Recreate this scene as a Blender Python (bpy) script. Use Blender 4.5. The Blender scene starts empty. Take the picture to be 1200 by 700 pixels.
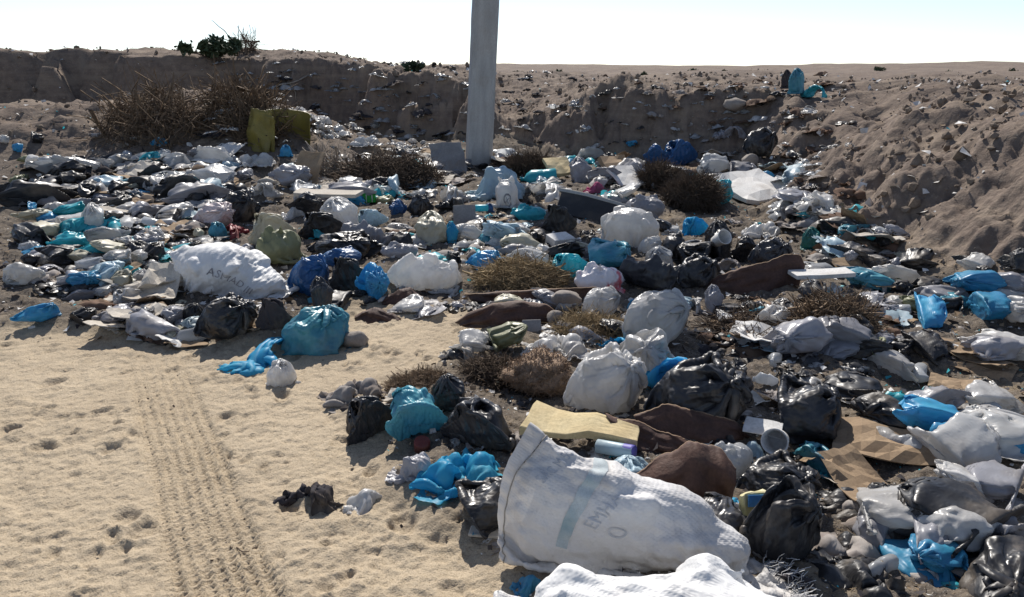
import bpy, bmesh, math, random
import numpy as np
from mathutils import Vector

# ------------------------------------------------------------------ camera, sky, sun, exposure
SC = bpy.context.scene
COL = SC.collection
PITCH = math.radians(17.74)
EYE = 1.6
FPX, CX, CY = 850.0, 600.0, 350.0            # focal length and centre of the 1200 x 700 photograph
cam_data = bpy.data.cameras.new('camera')
cam = bpy.data.objects.new('camera', cam_data)
COL.objects.link(cam)
cam.location = (0, 0, EYE)
cam.rotation_euler = (math.pi / 2 - PITCH, 0, 0)
cam_data.sensor_width = 36
cam_data.lens = 36 * FPX / 1200
cam_data.clip_start = 0.05
cam_data.clip_end = 6000
SC.camera = cam

SUN_AZ, SUN_EL = math.radians(-8), math.radians(43)
world = bpy.data.worlds.new('World')
SC.world = world
world.use_nodes = True
wn = world.node_tree.nodes
sky = wn.new('ShaderNodeTexSky')
sky.sky_type = 'NISHITA'
sky.sun_disc = False
sky.sun_elevation = SUN_EL
sky.sun_rotation = SUN_AZ
sky.altitude = 100
sky.air_density = 0.7
sky.dust_density = 0.2
sky.ozone_density = 2.5
pale = wn.new('ShaderNodeHueSaturation')             # a dusty, washed-out sky
pale.inputs['Saturation'].default_value = 0.78
world.node_tree.links.new(sky.outputs[0], pale.inputs['Color'])
world.node_tree.links.new(pale.outputs[0], wn['Background'].inputs[0])
wn['Background'].inputs[1].default_value = 0.088
sun_data = bpy.data.lights.new('sun', 'SUN')
sun_data.energy = 3.6
sun_data.angle = math.radians(0.55)
sun_data.color = (1.0, 0.94, 0.86)
sun = bpy.data.objects.new('sun', sun_data)
COL.objects.link(sun)
S = Vector((math.sin(SUN_AZ) * math.cos(SUN_EL), math.cos(SUN_AZ) * math.cos(SUN_EL), math.sin(SUN_EL)))
sun.rotation_euler = S.to_track_quat('Z', 'Y').to_euler()
sun.location = (0, 0, 30)
SC.view_settings.view_transform = 'Standard'
SC.view_settings.look = 'None'
SC.view_settings.exposure = 0.68
SC.view_settings.gamma = 1

random.seed(11)
RNG = np.random.default_rng(11)
R = math.radians

# ------------------------------------------------------------------ noise
def _hash(ix, iy, iz, s):
    h = (ix.astype(np.int64) * 374761393 + iy.astype(np.int64) * 668265263 + np.int64(iz) * 2147483647 if np.isscalar(iz)
         else ix.astype(np.int64) * 374761393 + iy.astype(np.int64) * 668265263 + iz.astype(np.int64) * 1103515245)
    h = (h + s * 1442695041) & 0xffffffff
    h = ((h ^ (h >> 13)) * 1274126177) & 0xffffffff
    return (h ^ (h >> 16)) & 0xffff

def pn(x, y, seed=0):
    x = np.asarray(x, float); y = np.asarray(y, float)
    xi = np.floor(x); yi = np.floor(y); xf = x - xi; yf = y - yi
    u = xf * xf * xf * (xf * (xf * 6 - 15) + 10); v = yf * yf * yf * (yf * (yf * 6 - 15) + 10)
    def g(dx, dy):
        a = _hash(xi + dx, yi + dy, 0, seed) * (2 * math.pi / 65536)
        return np.cos(a) * (xf - dx) + np.sin(a) * (yf - dy)
    a = g(0, 0); b = g(1, 0); c = g(0, 1); d = g(1, 1)
    a = a + u * (b - a); c = c + u * (d - c)
    return (a + v * (c - a)) * 1.5

def fbm(x, y, octv=4, seed=0, gain=.5):
    t = 0; a = 1
    for k in range(octv):
        t = t + a * pn(x, y, seed + k * 17); x = x * 2.03 + 3.1; y = y * 2.03 - 1.7; a *= gain
    return t

def n3(p, seed=0):
    """value noise in space, p is (n, 3), -1..1"""
    i = np.floor(p); f = p - i; f = f * f * (3 - 2 * f); r = 0
    for dx in (0, 1):
        for dy in (0, 1):
            for dz in (0, 1):
                w = (f[:, 0] if dx else 1 - f[:, 0]) * (f[:, 1] if dy else 1 - f[:, 1]) * (f[:, 2] if dz else 1 - f[:, 2])
                r = r + w * _hash(i[:, 0] + dx, i[:, 1] + dy, i[:, 2] + dz, seed)
    return r / 32768.0 - 1

def f3(p, octv=3, seed=0, gain=.5):
    t = 0; a = 1
    for k in range(octv):
        t = t + a * n3(p, seed + 31 * k); p = p * 2.07 + 1.3; a *= gain
    return t

def sstep(a, b, x):
    t = np.clip((x - a) / (b - a), 0, 1)
    return t * t * (3 - 2 * t)

# ------------------------------------------------------------------ mesh helpers
def mk(name, V, F, mat=None, smooth=True, uv=None):
    """mesh data from arrays; F is one (n,3) / (n,4) array or a list of such"""
    V = np.ascontiguousarray(V, dtype=np.float32)
    Fs = F if isinstance(F, list) else [F]
    Fs = [np.asarray(f, dtype=np.int32) for f in Fs if len(f)]
    me = bpy.data.meshes.new(name)
    me.vertices.add(len(V)); me.vertices.foreach_set('co', V.ravel())
    loops = np.concatenate([f.ravel() for f in Fs])
    tot = np.concatenate([np.full(len(f), f.shape[1], dtype=np.int32) for f in Fs])
    st = np.zeros(len(tot), dtype=np.int32); st[1:] = np.cumsum(tot)[:-1]
    me.loops.add(len(loops)); me.loops.foreach_set('vertex_index', loops)
    me.polygons.add(len(tot)); me.polygons.foreach_set('loop_start', st)
    me.polygons.foreach_set('use_smooth', np.full(len(tot), smooth, dtype=bool))
    if uv is not None:
        lay = me.uv_layers.new(name='UVMap')
        lay.data.foreach_set('uv', np.ascontiguousarray(uv[loops], dtype=np.float32).ravel())
    me.update(calc_edges=True)
    me.validate()
    if mat is not None: me.materials.append(mat)
    return me

def ob(name, me, parent=None, loc=None, rot=None, scale=None, label=None, cat=None, group=None, kind=None, mat=None):
    if isinstance(me, bpy.types.Mesh) and mat is not None and len(me.materials) and me.materials[0] is not mat:
        pass
    o = bpy.data.objects.new(name, me)
    COL.objects.link(o)
    if parent is not None: o.parent = parent
    if loc is not None: o.location = loc
    if rot is not None: o.rotation_euler = rot
    if scale is not None: o.scale = scale
    if mat is not None and me is not None:
        if not len(me.materials): me.materials.append(None)
        o.material_slots[0].link = 'OBJECT'; o.material_slots[0].material = mat
    if label: o['label'] = label
    if cat: o['category'] = cat
    if group: o['group'] = group
    if kind: o['kind'] = kind
    elif label: o['kind'] = 'thing'
    return o

def grid_faces(nv, nu, wrap=False):
    i = np.arange(nu if wrap else nu - 1); j = np.arange(nv - 1)
    J, I = np.meshgrid(j, i, indexing='ij'); I2 = (I + 1) % nu
    return np.stack([J * nu + I, J * nu + I2, (J + 1) * nu + I2, (J + 1) * nu + I], -1).reshape(-1, 4)

def grid_normals(P, wrap=False):
    if wrap: du = np.roll(P, -1, 1) - np.roll(P, 1, 1)
    else: du = np.gradient(P, axis=1)
    dv = np.gradient(P, axis=0)
    n = np.cross(du, dv)
    return n / (np.linalg.norm(n, axis=-1, keepdims=True) + 1e-9)

def shell(P, th):
    """closed sheet of thickness th from an (nv, nu, 3) surface"""
    nv, nu = P.shape[:2]
    n = grid_normals(P); A = (P + n * th / 2).reshape(-1, 3); B = (P - n * th / 2).reshape(-1, 3)
    f = grid_faces(nv, nu); N = nv * nu
    ring = list(range(nu)) + [j * nu + nu - 1 for j in range(1, nv)] + [(nv - 1) * nu + i for i in range(nu - 2, -1, -1)] + [j * nu for j in range(nv - 2, 0, -1)]
    ring = np.array(ring); r2 = np.roll(ring, -1)
    side = np.stack([ring, ring + N, r2 + N, r2], -1)
    return np.concatenate([A, B]), np.concatenate([f, f[:, ::-1] + N, side])

def strands(P, rad, name, mat):
    """thin three-sided stems: P (n, k, 3), rad (n, k)"""
    n, k = P.shape[:2]
    t = np.gradient(P, axis=1); t /= np.linalg.norm(t, axis=-1, keepdims=True) + 1e-9
    up = np.where(np.abs(t[..., 2:3]) > .8, np.array([1., 0, 0]), np.array([0, 0, 1.]))
    a = np.cross(t, up); a /= np.linalg.norm(a, axis=-1, keepdims=True) + 1e-9
    b = np.cross(t, a)
    V = np.stack([P + rad[..., None] * (math.cos(q) * a + math.sin(q) * b) for q in (0, 2.094, 4.189)], 2).reshape(-1, 3)
    s, j, c = np.meshgrid(np.arange(n), np.arange(k - 1), np.arange(3), indexing='ij')
    base = (s * k + j) * 3; c2 = (c + 1) % 3
    F = np.stack([base + c, base + c2, base + 3 + c2, base + 3 + c], -1).reshape(-1, 4)
    return mk(name, V, F, mat)

def lathe(prof, n=28, arc=2 * math.pi, crumple=0, seed=0):
    """(V, F) of a turned profile [(r, z), ...]"""
    a = np.linspace(0, arc, n, endpoint=False) if arc > 6.28 else np.linspace(0, arc, n)
    prof = np.array(prof, float)
    P = np.stack([prof[:, :1] * np.cos(a), prof[:, :1] * np.sin(a), np.repeat(prof[:, 1:], n, 1)], -1)
    if crumple:
        q = P.reshape(-1, 3); s = np.abs(q).max()
        P = P + (np.stack([f3(q * 3 / s, 2, seed), f3(q * 3 / s, 2, seed + 5), 0 * q[:, 0]], -1) * crumple * s).reshape(P.shape)
    return P

_sph = {}
def ico(sub):
    if sub not in _sph:
        bm = bmesh.new(); bmesh.ops.create_icosphere(bm, subdivisions=sub, radius=1)
        V = np.array([v.co[:] for v in bm.verts]); F = np.array([[v.index for v in f.verts] for f in bm.faces]); bm.free()
        _sph[sub] = (V, F)
    V, F = _sph[sub]
    return V.copy(), F

def stone_mesh(name, mat, seed, sub=3, rough=.28, dims=(1, .8, .6)):
    V, F = ico(sub)
    V = V * (1 + rough * f3(V * 1.6 + seed * 7.1, 3, seed)[:, None])
    for k in range(5):
        d = np.random.default_rng(seed * 13 + k).normal(size=3); d /= np.linalg.norm(d)
        h = V @ d; V -= np.clip(h - .72, 0, None)[:, None] * d * .85
    return mk(name, V * np.array(dims) / 2, F, mat)

def box_mesh(name, w, d, h, mat, n=(8, 4, 3), amp=.004, bev=.004, seed=0, freq=9):
    """a box with worn, slightly bent faces"""
    bm = bmesh.new(); bmesh.ops.create_cube(bm, size=1)
    for v in bm.verts: v.co = Vector((v.co.x * w, v.co.y * d, v.co.z * h))
    if bev: bmesh.ops.bevel(bm, geom=bm.edges[:], offset=bev, segments=1, affect='EDGES')
    bmesh.ops.subdivide_edges(bm, edges=[e for e in bm.edges if e.calc_length() > max(w, d, h) / 6], cuts=4, use_grid_fill=True)
    bmesh.ops.triangulate(bm, faces=[f for f in bm.faces if len(f.verts) > 4])
    me = bpy.data.meshes.new(name); bm.to_mesh(me); bm.free()
    V = np.empty(len(me.vertices) * 3, np.float32); me.vertices.foreach_get('co', V); V = V.reshape(-1, 3).astype(float)
    V += np.stack([f3(V * freq + 9 * q, 2, seed + q) for q in range(3)], -1) * amp
    me.vertices.foreach_set('co', V.astype(np.float32).ravel()); me.update()
    me.materials.append(mat)
    return me

# ------------------------------------------------------------------ pixels of the photograph to points of the place
def ray(px, py):
    u = (px - CX) / FPX; v = (CY - py) / FPX
    return np.array([u, math.cos(PITCH) + v * math.sin(PITCH), -math.sin(PITCH) + v * math.cos(PITCH)])

def flat(px, py, z=0.0):
    d = ray(px, py); t = (z - EYE) / d[2]
    return d[0] * t, d[1] * t
# ------------------------------------------------------------------ materials
def nodes(name):
    m = bpy.data.materials.new(name); m.use_nodes = True
    nt = m.node_tree
    return m, nt, nt.nodes, nt.links, nt.nodes['Principled BSDF']

def tnoise(nt, scale, detail=4, rough=.55, coord='Object', kind=None, stretch=None):
    tc = nt.nodes.new('ShaderNodeTexCoord'); n = nt.nodes.new('ShaderNodeTexNoise')
    n.inputs['Scale'].default_value = scale; n.inputs['Detail'].default_value = detail; n.inputs['Roughness'].default_value = rough
    if kind: n.noise_type = kind
    if stretch:
        mp = nt.nodes.new('ShaderNodeMapping'); mp.inputs['Scale'].default_value = stretch
        nt.links.new(tc.outputs[coord], mp.inputs[0]); nt.links.new(mp.outputs[0], n.inputs['Vector'])
    else: nt.links.new(tc.outputs[coord], n.inputs['Vector'])
    return n

def ramp(nt, src, stops):
    r = nt.nodes.new('ShaderNodeValToRGB'); e = r.color_ramp.elements
    while len(e) < len(stops): e.new(.5)
    for k, (p, c) in enumerate(stops):
        e[k].position = p; e[k].color = (c, c, c, 1) if np.isscalar(c) else (*c, 1)
    nt.links.new(src, r.inputs[0])
    return r.outputs[0]

def mixc(nt, fac, a, b, mode='MIX'):
    m = nt.nodes.new('ShaderNodeMix'); m.data_type = 'RGBA'; m.blend_type = mode
    for sock, val in ((m.inputs[0], fac), (m.inputs[6], a), (m.inputs[7], b)):
        if isinstance(val, bpy.types.NodeSocket): nt.links.new(val, sock)
        elif np.isscalar(val): sock.default_value = val
        else: sock.default_value = (*val, 1)
    return m.outputs[2]

def bump(nt, src, strength, dist, prev=None):
    b = nt.nodes.new('ShaderNodeBump'); b.inputs['Strength'].default_value = strength; b.inputs['Distance'].default_value = dist
    nt.links.new(src, b.inputs['Height'])
    if prev is not None: nt.links.new(prev, b.inputs['Normal'])
    return b.outputs[0]

DUST = (.30, .235, .165)
def film(name, col, rough=.32, trans=.25, dust=.25, wr=.5, spec=.5, col2=None):
    """thin plastic: wrinkled, a little dusty, letting some light through"""
    m, nt, N, L, p = nodes(name)
    n1 = tnoise(nt, 5, 5); n2 = tnoise(nt, 13, 3, .5, kind='RIDGED_MULTIFRACTAL', stretch=(1, 1, .45)); n3_ = tnoise(nt, 42, 3, .5, kind='RIDGED_MULTIFRACTAL', stretch=(1, .6, 1))
    oi = N.new('ShaderNodeObjectInfo')
    c2 = col2 or tuple(min(1, c * .72) for c in col)
    c = mixc(nt, ramp(nt, n1.outputs[0], [(.35, 0), (.68, 1)]), col, c2)
    hs = N.new('ShaderNodeHueSaturation'); L.new(c, hs.inputs['Color'])
    mr = N.new('ShaderNodeMapRange'); mr.inputs[3].default_value = .8; mr.inputs[4].default_value = 1.15
    L.new(oi.outputs['Random'], mr.inputs[0]); L.new(mr.outputs[0], hs.inputs['Value'])
    dn = tnoise(nt, 3.2, 6, .65)
    d = mixc(nt, ramp(nt, dn.outputs[0], [(.5, 0), (.8, dust * 2 if dust < .5 else 1)]), hs.outputs[0], DUST)
    L.new(d, p.inputs['Base Color'])
    L.new(ramp(nt, n1.outputs[0], [(.3, rough * .8), (.7, min(1, rough * 1.7))]), p.inputs['Roughness'])
    p.inputs['Specular IOR Level'].default_value = spec
    nb = bump(nt, n2.outputs[0], wr * .9, .014); nb = bump(nt, n3_.outputs[0], wr * .5, .004, nb)
    L.new(nb, p.inputs['Normal'])
    tr = N.new('ShaderNodeBsdfTranslucent'); L.new(d, tr.inputs[0]); L.new(nb, tr.inputs['Normal'])
    mx = N.new('ShaderNodeMixShader'); mx.inputs[0].default_value = trans
    L.new(p.outputs[0], mx.inputs[1]); L.new(tr.outputs[0], mx.inputs[2]); L.new(mx.outputs[0], N['Material Output'].inputs[0])
    return m

def solid(name, a, b, rough=.85, scale=8, bmp=.4, bd=.008, dust=.2, stretch=None, spec=.3, fine=70):
    m, nt, N, L, p = nodes(name)
    n1 = tnoise(nt, scale, 6, .6, stretch=stretch); n2 = tnoise(nt, fine, 4, .6, stretch=stretch)
    c = mixc(nt, ramp(nt, n1.outputs[0], [(.35, 0), (.65, 1)]), a, b)
    c = mixc(nt, ramp(nt, n2.outputs[0], [(.3, .45), (.6, 0)]), c, tuple(x * .55 for x in b))
    dn = tnoise(nt, 2.7, 6, .65)
    c = mixc(nt, ramp(nt, dn.outputs[0], [(.5, 0), (.8, dust * 2)]), c, DUST)
    L.new(c, p.inputs['Base Color']); p.inputs['Roughness'].default_value = rough; p.inputs['Specular IOR Level'].default_value = spec
    nb = bump(nt, n1.outputs[0], bmp, bd * 2); nb = bump(nt, n2.outputs[0], bmp, bd * .4, nb)
    L.new(nb, p.inputs['Normal'])
    return m

def woven(name, col, dust=.25, weave=210):
    """woven polypropylene sacking: crossed tapes in relief"""
    m, nt, N, L, p = nodes(name)
    tc = N.new('ShaderNodeTexCoord'); hs = []
    for d in 'XY':
        w = N.new('ShaderNodeTexWave'); w.bands_direction = d; w.inputs['Scale'].default_value = weave / 6.28; w.inputs['Distortion'].default_value = .5
        L.new(tc.outputs['UV'], w.inputs[0]); hs.append(w.outputs['Fac'])
    ad = N.new('ShaderNodeMath'); ad.operation = 'MULTIPLY'; L.new(hs[0], ad.inputs[0]); L.new(hs[1], ad.inputs[1])
    n1 = tnoise(nt, 4, 6, .65); n2 = tnoise(nt, 9, 5, .6, kind='RIDGED_MULTIFRACTAL', stretch=(1, 1, 2.6)); n3_ = tnoise(nt, 24, 4, .6, kind='RIDGED_MULTIFRACTAL', stretch=(2.4, 1, 1))
    c = mixc(nt, ramp(nt, n1.outputs[0], [(.38, 0), (.7, 1)]), col, tuple(x * .78 for x in col))
    dn = tnoise(nt, 2.6, 7, .68)
    c = mixc(nt, ramp(nt, dn.outputs[0], [(.5, 0), (.78, dust * 2)]), c, DUST)
    L.new(c, p.inputs['Base Color']); p.inputs['Roughness'].default_value = .55; p.inputs['Specular IOR Level'].default_value = .35
    nb = bump(nt, n2.outputs[0], .5, .012); nb = bump(nt, n3_.outputs[0], .45, .006, nb); nb = bump(nt, ad.outputs[0], .5, .0015, nb)
    L.new(nb, p.inputs['Normal'])
    tr = N.new('ShaderNodeBsdfTranslucent'); L.new(c, tr.inputs[0])
    mx = N.new('ShaderNodeMixShader'); mx.inputs[0].default_value = .1
    L.new(p.outputs[0], mx.inputs[1]); L.new(tr.outputs[0], mx.inputs[2]); L.new(mx.outputs[0], N['Material Output'].inputs[0])
    return m

M = dict(
    black=film('black_film', (.02, .02, .022), .36, .06, .32, .9, .45, (.04, .04, .043)),
    dkgrey=film('dark_grey_film', (.045, .045, .05), .33, .12, .25, .7, .5),
    grey=film('grey_film', (.40, .40, .43), .32, .35, .25, .5),
    white=film('white_film', (.78, .77, .75), .26, .45, .18, .8),
    clear=film('pale_film', (.64, .66, .68), .22, .5, .15, .7),
    pinkwhite=film('pinkish_white_film', (.68, .58, .56), .4, .2, .2, .5),
    blue=film('blue_film', (.08, .34, .60), .33, .36, .18, .6, .5, (.05, .40, .62)),
    dkblue=film('dark_blue_film', (.03, .13, .33), .33, .22, .14, .5),
    cyan=film('sky_blue_film', (.05, .44, .76), .4, .5, .1, .8, .35, (.10, .58, .78)),
    teal=film('teal_film', (.12, .40, .48), .34, .32, .22, .6, .5, (.04, .23, .36)),
    turq=film('turquoise_film', (.06, .56, .66), .3, .35, .1, .6),
    paleblue=film('pale_blue_film', (.45, .60, .68), .36, .25, .14, .5),
    olive=film('olive_film', (.30, .31, .17), .42, .25, .2, .4),
    cream=film('cream_film', (.62, .58, .44), .4, .22, .2, .4),
    green=film('green_film', (.03, .19, .17), .35, .2, .2, .5),
    pink=film('pink_cloth', (.55, .12, .24), .8, .15, .2, .5, .1),
    red=film('red_film', (.30, .03, .035), .45, .15, .2, .5),
    rag=film('rag_cloth', (.42, .39, .36), .9, .1, .35, .6, .1, (.20, .17, .16)),
    darkrag=film('dark_cloth', (.06, .055, .06), .9, .05, .3, .6, .1),
    brownrag=film('brown_cloth', (.17, .11, .08), .9, .05, .3, .6, .1),
    woven=woven('woven_sacking', (.70, .69, .68), .38),
    woven2=woven('woven_sacking_clean', (.80, .80, .79), .12),
    wovengrey=woven('woven_sacking_grey', (.50, .49, .52), .3),
    hide=solid('brown_hide', (.115, .062, .045), (.06, .034, .028), .7, 7, .7, .008, .3),
    hideedge=solid('hide_edge', (.34, .25, .17), (.22, .15, .1), .85, 9, .5, .006, .2),
    fleece=solid('fleece', (.40, .285, .20), (.27, .185, .125), .95, 14, .8, .02, .2),
    card=solid('cardboard', (.36, .26, .165), (.27, .19, .12), .9, 6, .3, .004, .2),
    palecard=solid('pale_cardboard', (.60, .55, .47), (.50, .45, .38), .9, 6, .3, .004, .25),
    whitecard=solid('white_board', (.74, .73, .70), (.60, .58, .55), .8, 6, .3, .004, .2),
    greycard=solid('grey_board', (.30, .29, .28), (.22, .21, .21), .85, 6, .3, .004, .25),
    foam=solid('cream_foam', (.66, .55, .33), (.54, .43, .24), .9, 9, .6, .006, .12),
    wood=solid('old_wood', (.28, .22, .16), (.17, .13, .095), .9, 5, .6, .004, .2, (1, 12, 12)),
    darkboard=solid('dark_board', (.028, .03, .034), (.045, .045, .048), .55, 5, .2, .003, .12),
    paleedge=solid('pale_board_edge', (.42, .42, .40), (.33, .33, .31), .7, 8, .2, .003, .15),
    oliveplastic=solid('olive_plastic', (.25, .20, .045), (.18, .145, .04), .5, 5, .2, .004, .15),
    greenplastic=solid('green_plastic', (.03, .42, .05), (.02, .33, .05), .4, 6, .1, .003, .05),
    concrete=solid('pole_concrete', (.47, .47, .46), (.35, .35, .34), .85, 3, .3, .005, .2, (3, 3, .5)),
    stone=solid('stone', (.34, .30, .26), (.24, .21, .19), .9, 7, .6, .01, .3),
    clod=solid('earth_clod', (.23, .18, .14), (.15, .12, .095), .95, 9, .6, .01, .2),
    redplastic=solid('dull_red_plastic', (.16, .035, .03), (.11, .03, .028), .55, 6, .2, .003, .2),
    twig=solid('dry_twig', (.22, .155, .10), (.13, .09, .06), .9, 3, .3, .003, .1),
    greytwig=solid('grey_twig', (.19, .15, .125), (.11, .085, .07), .9, 3, .3, .003, .1),
    darktwig=solid('dark_twig', (.15, .11, .078), (.09, .066, .05), .95, 3, .3, .003, .1),
    palewood=solid('bleached_wood', (.42, .36, .30), (.32, .27, .22), .9, 5, .4, .003, .1),
    straw=solid('straw', (.36, .27, .15), (.24, .175, .10), .9, 3, .2, .003, .1),
    thread=solid('white_thread', (.7, .7, .7), (.6, .6, .6), .8, 8, .1, .001, .1),
    rag_thread=solid('seam_thread', (.42, .40, .36), (.30, .28, .25), .9, 30, .2, .001, .2),
    ink=solid('faded_blue_print', (.36, .40, .46), (.62, .62, .63), .8, 12, .1, .001, .25, fine=160),
    stripe=solid('faded_teal_stripe', (.24, .35, .39), (.52, .57, .58), .75, 9, .1, .001, .2, fine=200),
    darkink=solid('dark_print', (.16, .16, .18), (.42, .41, .42), .8, 12, .1, .001, .2, fine=160),
    leaf=solid('dark_leaf', (.035, .06, .03), (.055, .075, .035), .7, 4, .1, .002, .05),
    bark=solid('bark', (.12, .09, .07), (.08, .06, .045), .95, 9, .6, .006, .1),
    cup=solid('white_plastic', (.74, .73, .70), (.66, .64, .61), .45, 5, .1, .002, .15),
    orange=solid('orange_print', (.55, .19, .04), (.60, .42, .10), .5, 14, .1, .002, .05),
    yellow=solid('yellow_print', (.62, .55, .20), (.66, .62, .45), .5, 14, .1, .002, .05),
    bluepr=solid('blue_print', (.05, .20, .48), (.10, .30, .55), .5, 14, .1, .002, .05),
    purple=solid('violet_print', (.10, .09, .38), (.16, .14, .45), .5, 14, .1, .002, .05),
)
m, nt, N, L, p = nodes('stained_white_film')        # white film with red stains
n1 = tnoise(nt, 5.5, 4); c = mixc(nt, ramp(nt, n1.outputs[0], [(.54, 0), (.62, 1)]), (.70, .66, .67), (.55, .10, .12))
L.new(c, p.inputs['Base Color']); p.inputs['Roughness'].default_value = .38
L.new(bump(nt, tnoise(nt, 13, 3, kind='RIDGED_MULTIFRACTAL').outputs[0], .35, .012), p.inputs['Normal'])
M['stained'] = m

# ------------------------------------------------------------------ the ground: one sheet of sand, rubbish-strewn soil and bank
BANK = np.array([(-60, 13.5), (-30, 14.5), (-14, 15.2), (-8, 16.3), (-3.9, 16.3), (-2.2, 14.9), (-.8, 14.0), (1.0, 13.0), (2.4, 12.4), (3.5, 12.1), (3.4, 10.6),
                 (2.98, 8.5), (2.62, 6.5), (3.1, 4.5), (4.4, 2.2), (7, -2), (12, -9), (30, -30)], float)
BANK_POLY = np.concatenate([BANK, np.array([(5000, -30), (5000, 5000), (-5000, 5000), (-5000, 13.5)], float)])
SAND_EDGE = [(-700, 400), (0, 392), (240, 412), (345, 418), (425, 388), (438, 366), (525, 372), (562, 396), (470, 442), (388, 466), (420, 520), (445, 565), (480, 640), (590, 690), (640, 900)]
SAND = np.array([flat(*q) for q in SAND_EDGE])
SAND_POLY = np.concatenate([SAND, np.array([(SAND[-1][0], -40), (-60, -40), (-60, SAND[0][1])])])
TRK_O = np.array([-.73, 1.92]); TRK_D = np.array([-.39, .66]); TRK_D /= np.linalg.norm(TRK_D); TRK_N = np.array([-TRK_D[1], TRK_D[0]])

def poly_sd(x, y, line, poly):
    d2 = np.full(x.shape, 1e18)
    for (ax, ay), (bx, by) in zip(line[:-1], line[1:]):
        ex, ey = bx - ax, by - ay
        t = np.clip(((x - ax) * ex + (y - ay) * ey) / (ex * ex + ey * ey), 0, 1)
        d2 = np.minimum(d2, (x - ax - t * ex) ** 2 + (y - ay - t * ey) ** 2)
    ins = np.zeros(x.shape, bool)
    q = np.roll(poly, -1, 0)
    for (ax, ay), (bx, by) in zip(poly, q):
        if ay == by: continue
        ins ^= ((ay > y) != (by > y)) & (x < (bx - ax) * (y - ay) / (by - ay) + ax)
    return np.where(ins, 1, -1) * np.sqrt(d2)

def bell(x, y, cx, cy, rx, ry):
    return np.exp(-((x - cx) / rx) ** 2 - ((y - cy) / ry) ** 2)

def terrain(x, y, full=False):
    s0 = poly_sd(x, y, BANK, BANK_POLY)
    far = np.exp(-np.clip(s0 - 6, 0, None) / 14)
    s = s0 + (.42 + .4 * sstep(-.5, -3, x)) * fbm(x * .8, y * .8, 3, 5) * sstep(30, 10, np.abs(s0)) + .12 * fbm(x * 2.7, y * 2.7, 3, 9)
    t = sstep(1.2, 3.2, x) * sstep(13.2, 10.6, y - .35 * np.clip(x - 3.7, 0, 6))
    w = .85 + 1.6 * t
    p = np.clip(s / w, 0, 1)
    prof = (1 - t) * sstep(-.12, 1.0, p) ** .8 + t * (1 - (1 - p) ** 1.35)
    prof = np.where(s <= 0, 0, prof)
    left = sstep(-1.5, -5.2, x)
    crest = 1.34 + .62 * left * np.exp(-((s0 - 1.8) / 3.2) ** 2) + .20 * bell(x, y, -1.8, 16.5, 1.5, 3) - .10 * sstep(1.5, 3.5, x) * far
    crest = crest + (.10 * fbm(x * .9, y * .9, 3, 21) + .17 * fbm(x * .33, y * .5, 2, 25)) * far * np.clip(s0, 0, 1) + .05 * pn(x * .02, y * .02, 3) * (1 - far)
    k = 1 - .5 * sstep(-.75, -.15, x) * (1 - sstep(.1, 2.0, x))          # beside the pole the bank has slumped into a ramp
    crest = crest * (k + (1 - k) * sstep(.2, 5.5, s0))
    crest = crest + .19 * fbm(x * .22 + 5, y * .12, 4, 29) * sstep(3, 14, s0) * sstep(160, 40, s0)
    crest = crest + sstep(18, 70, s0) * sstep(900, 250, s0) * (.16 + .6 * fbm(x * .03 + 2, y * .02, 4, 37))
    z = crest * prof
    z = z + (1 - prof) * (1.0 * bell(x, y, -4.9, 13.2, 2.1, 1.5) + .9 * bell(x, y, -8.6, 12.6, 2.6, 1.8) + .30 * bell(x, y, -.1, 14.0, 1.6, 1.2))
    sd = poly_sd(x, y, SAND, SAND_POLY)              # + on open sand
    sd = sd + .10 * fbm(x * 2.2, y * 2.2, 3, 33)
    rub = sstep(.06, -.30, sd) * (1 - np.clip(prof * 3, 0, 1))
    z = z + rub * (.05 + .07 * fbm(x * 1.3, y * 1.3, 3, 41)) * sstep(40, 15, np.hypot(x, y))
    if not full: return z
    soil = np.clip(prof * 4, 0, 1)
    soil = np.maximum(soil, np.clip(1.4 * bell(x, y, -4.9, 13.2, 2.4, 1.8) + 1.2 * bell(x, y, -8.6, 12.6, 3, 2.2), 0, 1))
    return z, soil, rub, s, p, sd

LX = np.arange(-24, 24.01, .06); LY = np.arange(.2, 34, .06)
_lx, _ly = np.meshgrid(LX, LY)
_t = terrain(_lx.ravel(), _ly.ravel(), True)
LUT = [a.reshape(_lx.shape) for a in _t[:3]]
def look(x, y, which=0):
    """height, soil or rubbish share of the ground at points x, y"""
    i = np.clip((np.asarray(x, float) - LX[0]) / .06, 0, len(LX) - 1.001); j = np.clip((np.asarray(y, float) - LY[0]) / .06, 0, len(LY) - 1.001)
    i0 = i.astype(int); j0 = j.astype(int); fi = i - i0; fj = j - j0; A = LUT[which]
    return (A[j0, i0] * (1 - fi) + A[j0, i0 + 1] * fi) * (1 - fj) + (A[j0 + 1, i0] * (1 - fi) + A[j0 + 1, i0 + 1] * fi) * fj

def H(x, y):
    return float(look(x, y))

_T = np.concatenate([np.linspace(1.2, 20, 1500), np.linspace(20, 34, 300)])
def hit(px, py, dz=0.0):
    d = ray(px, py)
    q = d[None] * _T[:, None] + np.array([0, 0, EYE])
    below = q[:, 2] < look(q[:, 0], q[:, 1]) + dz
    k = int(np.argmax(below)) if below.any() else len(_T) - 1
    return q[k]

def spaced(a, b, f):
    r = [a]
    while r[-1] < b: r.append(r[-1] + f(r[-1]))
    return r

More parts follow.
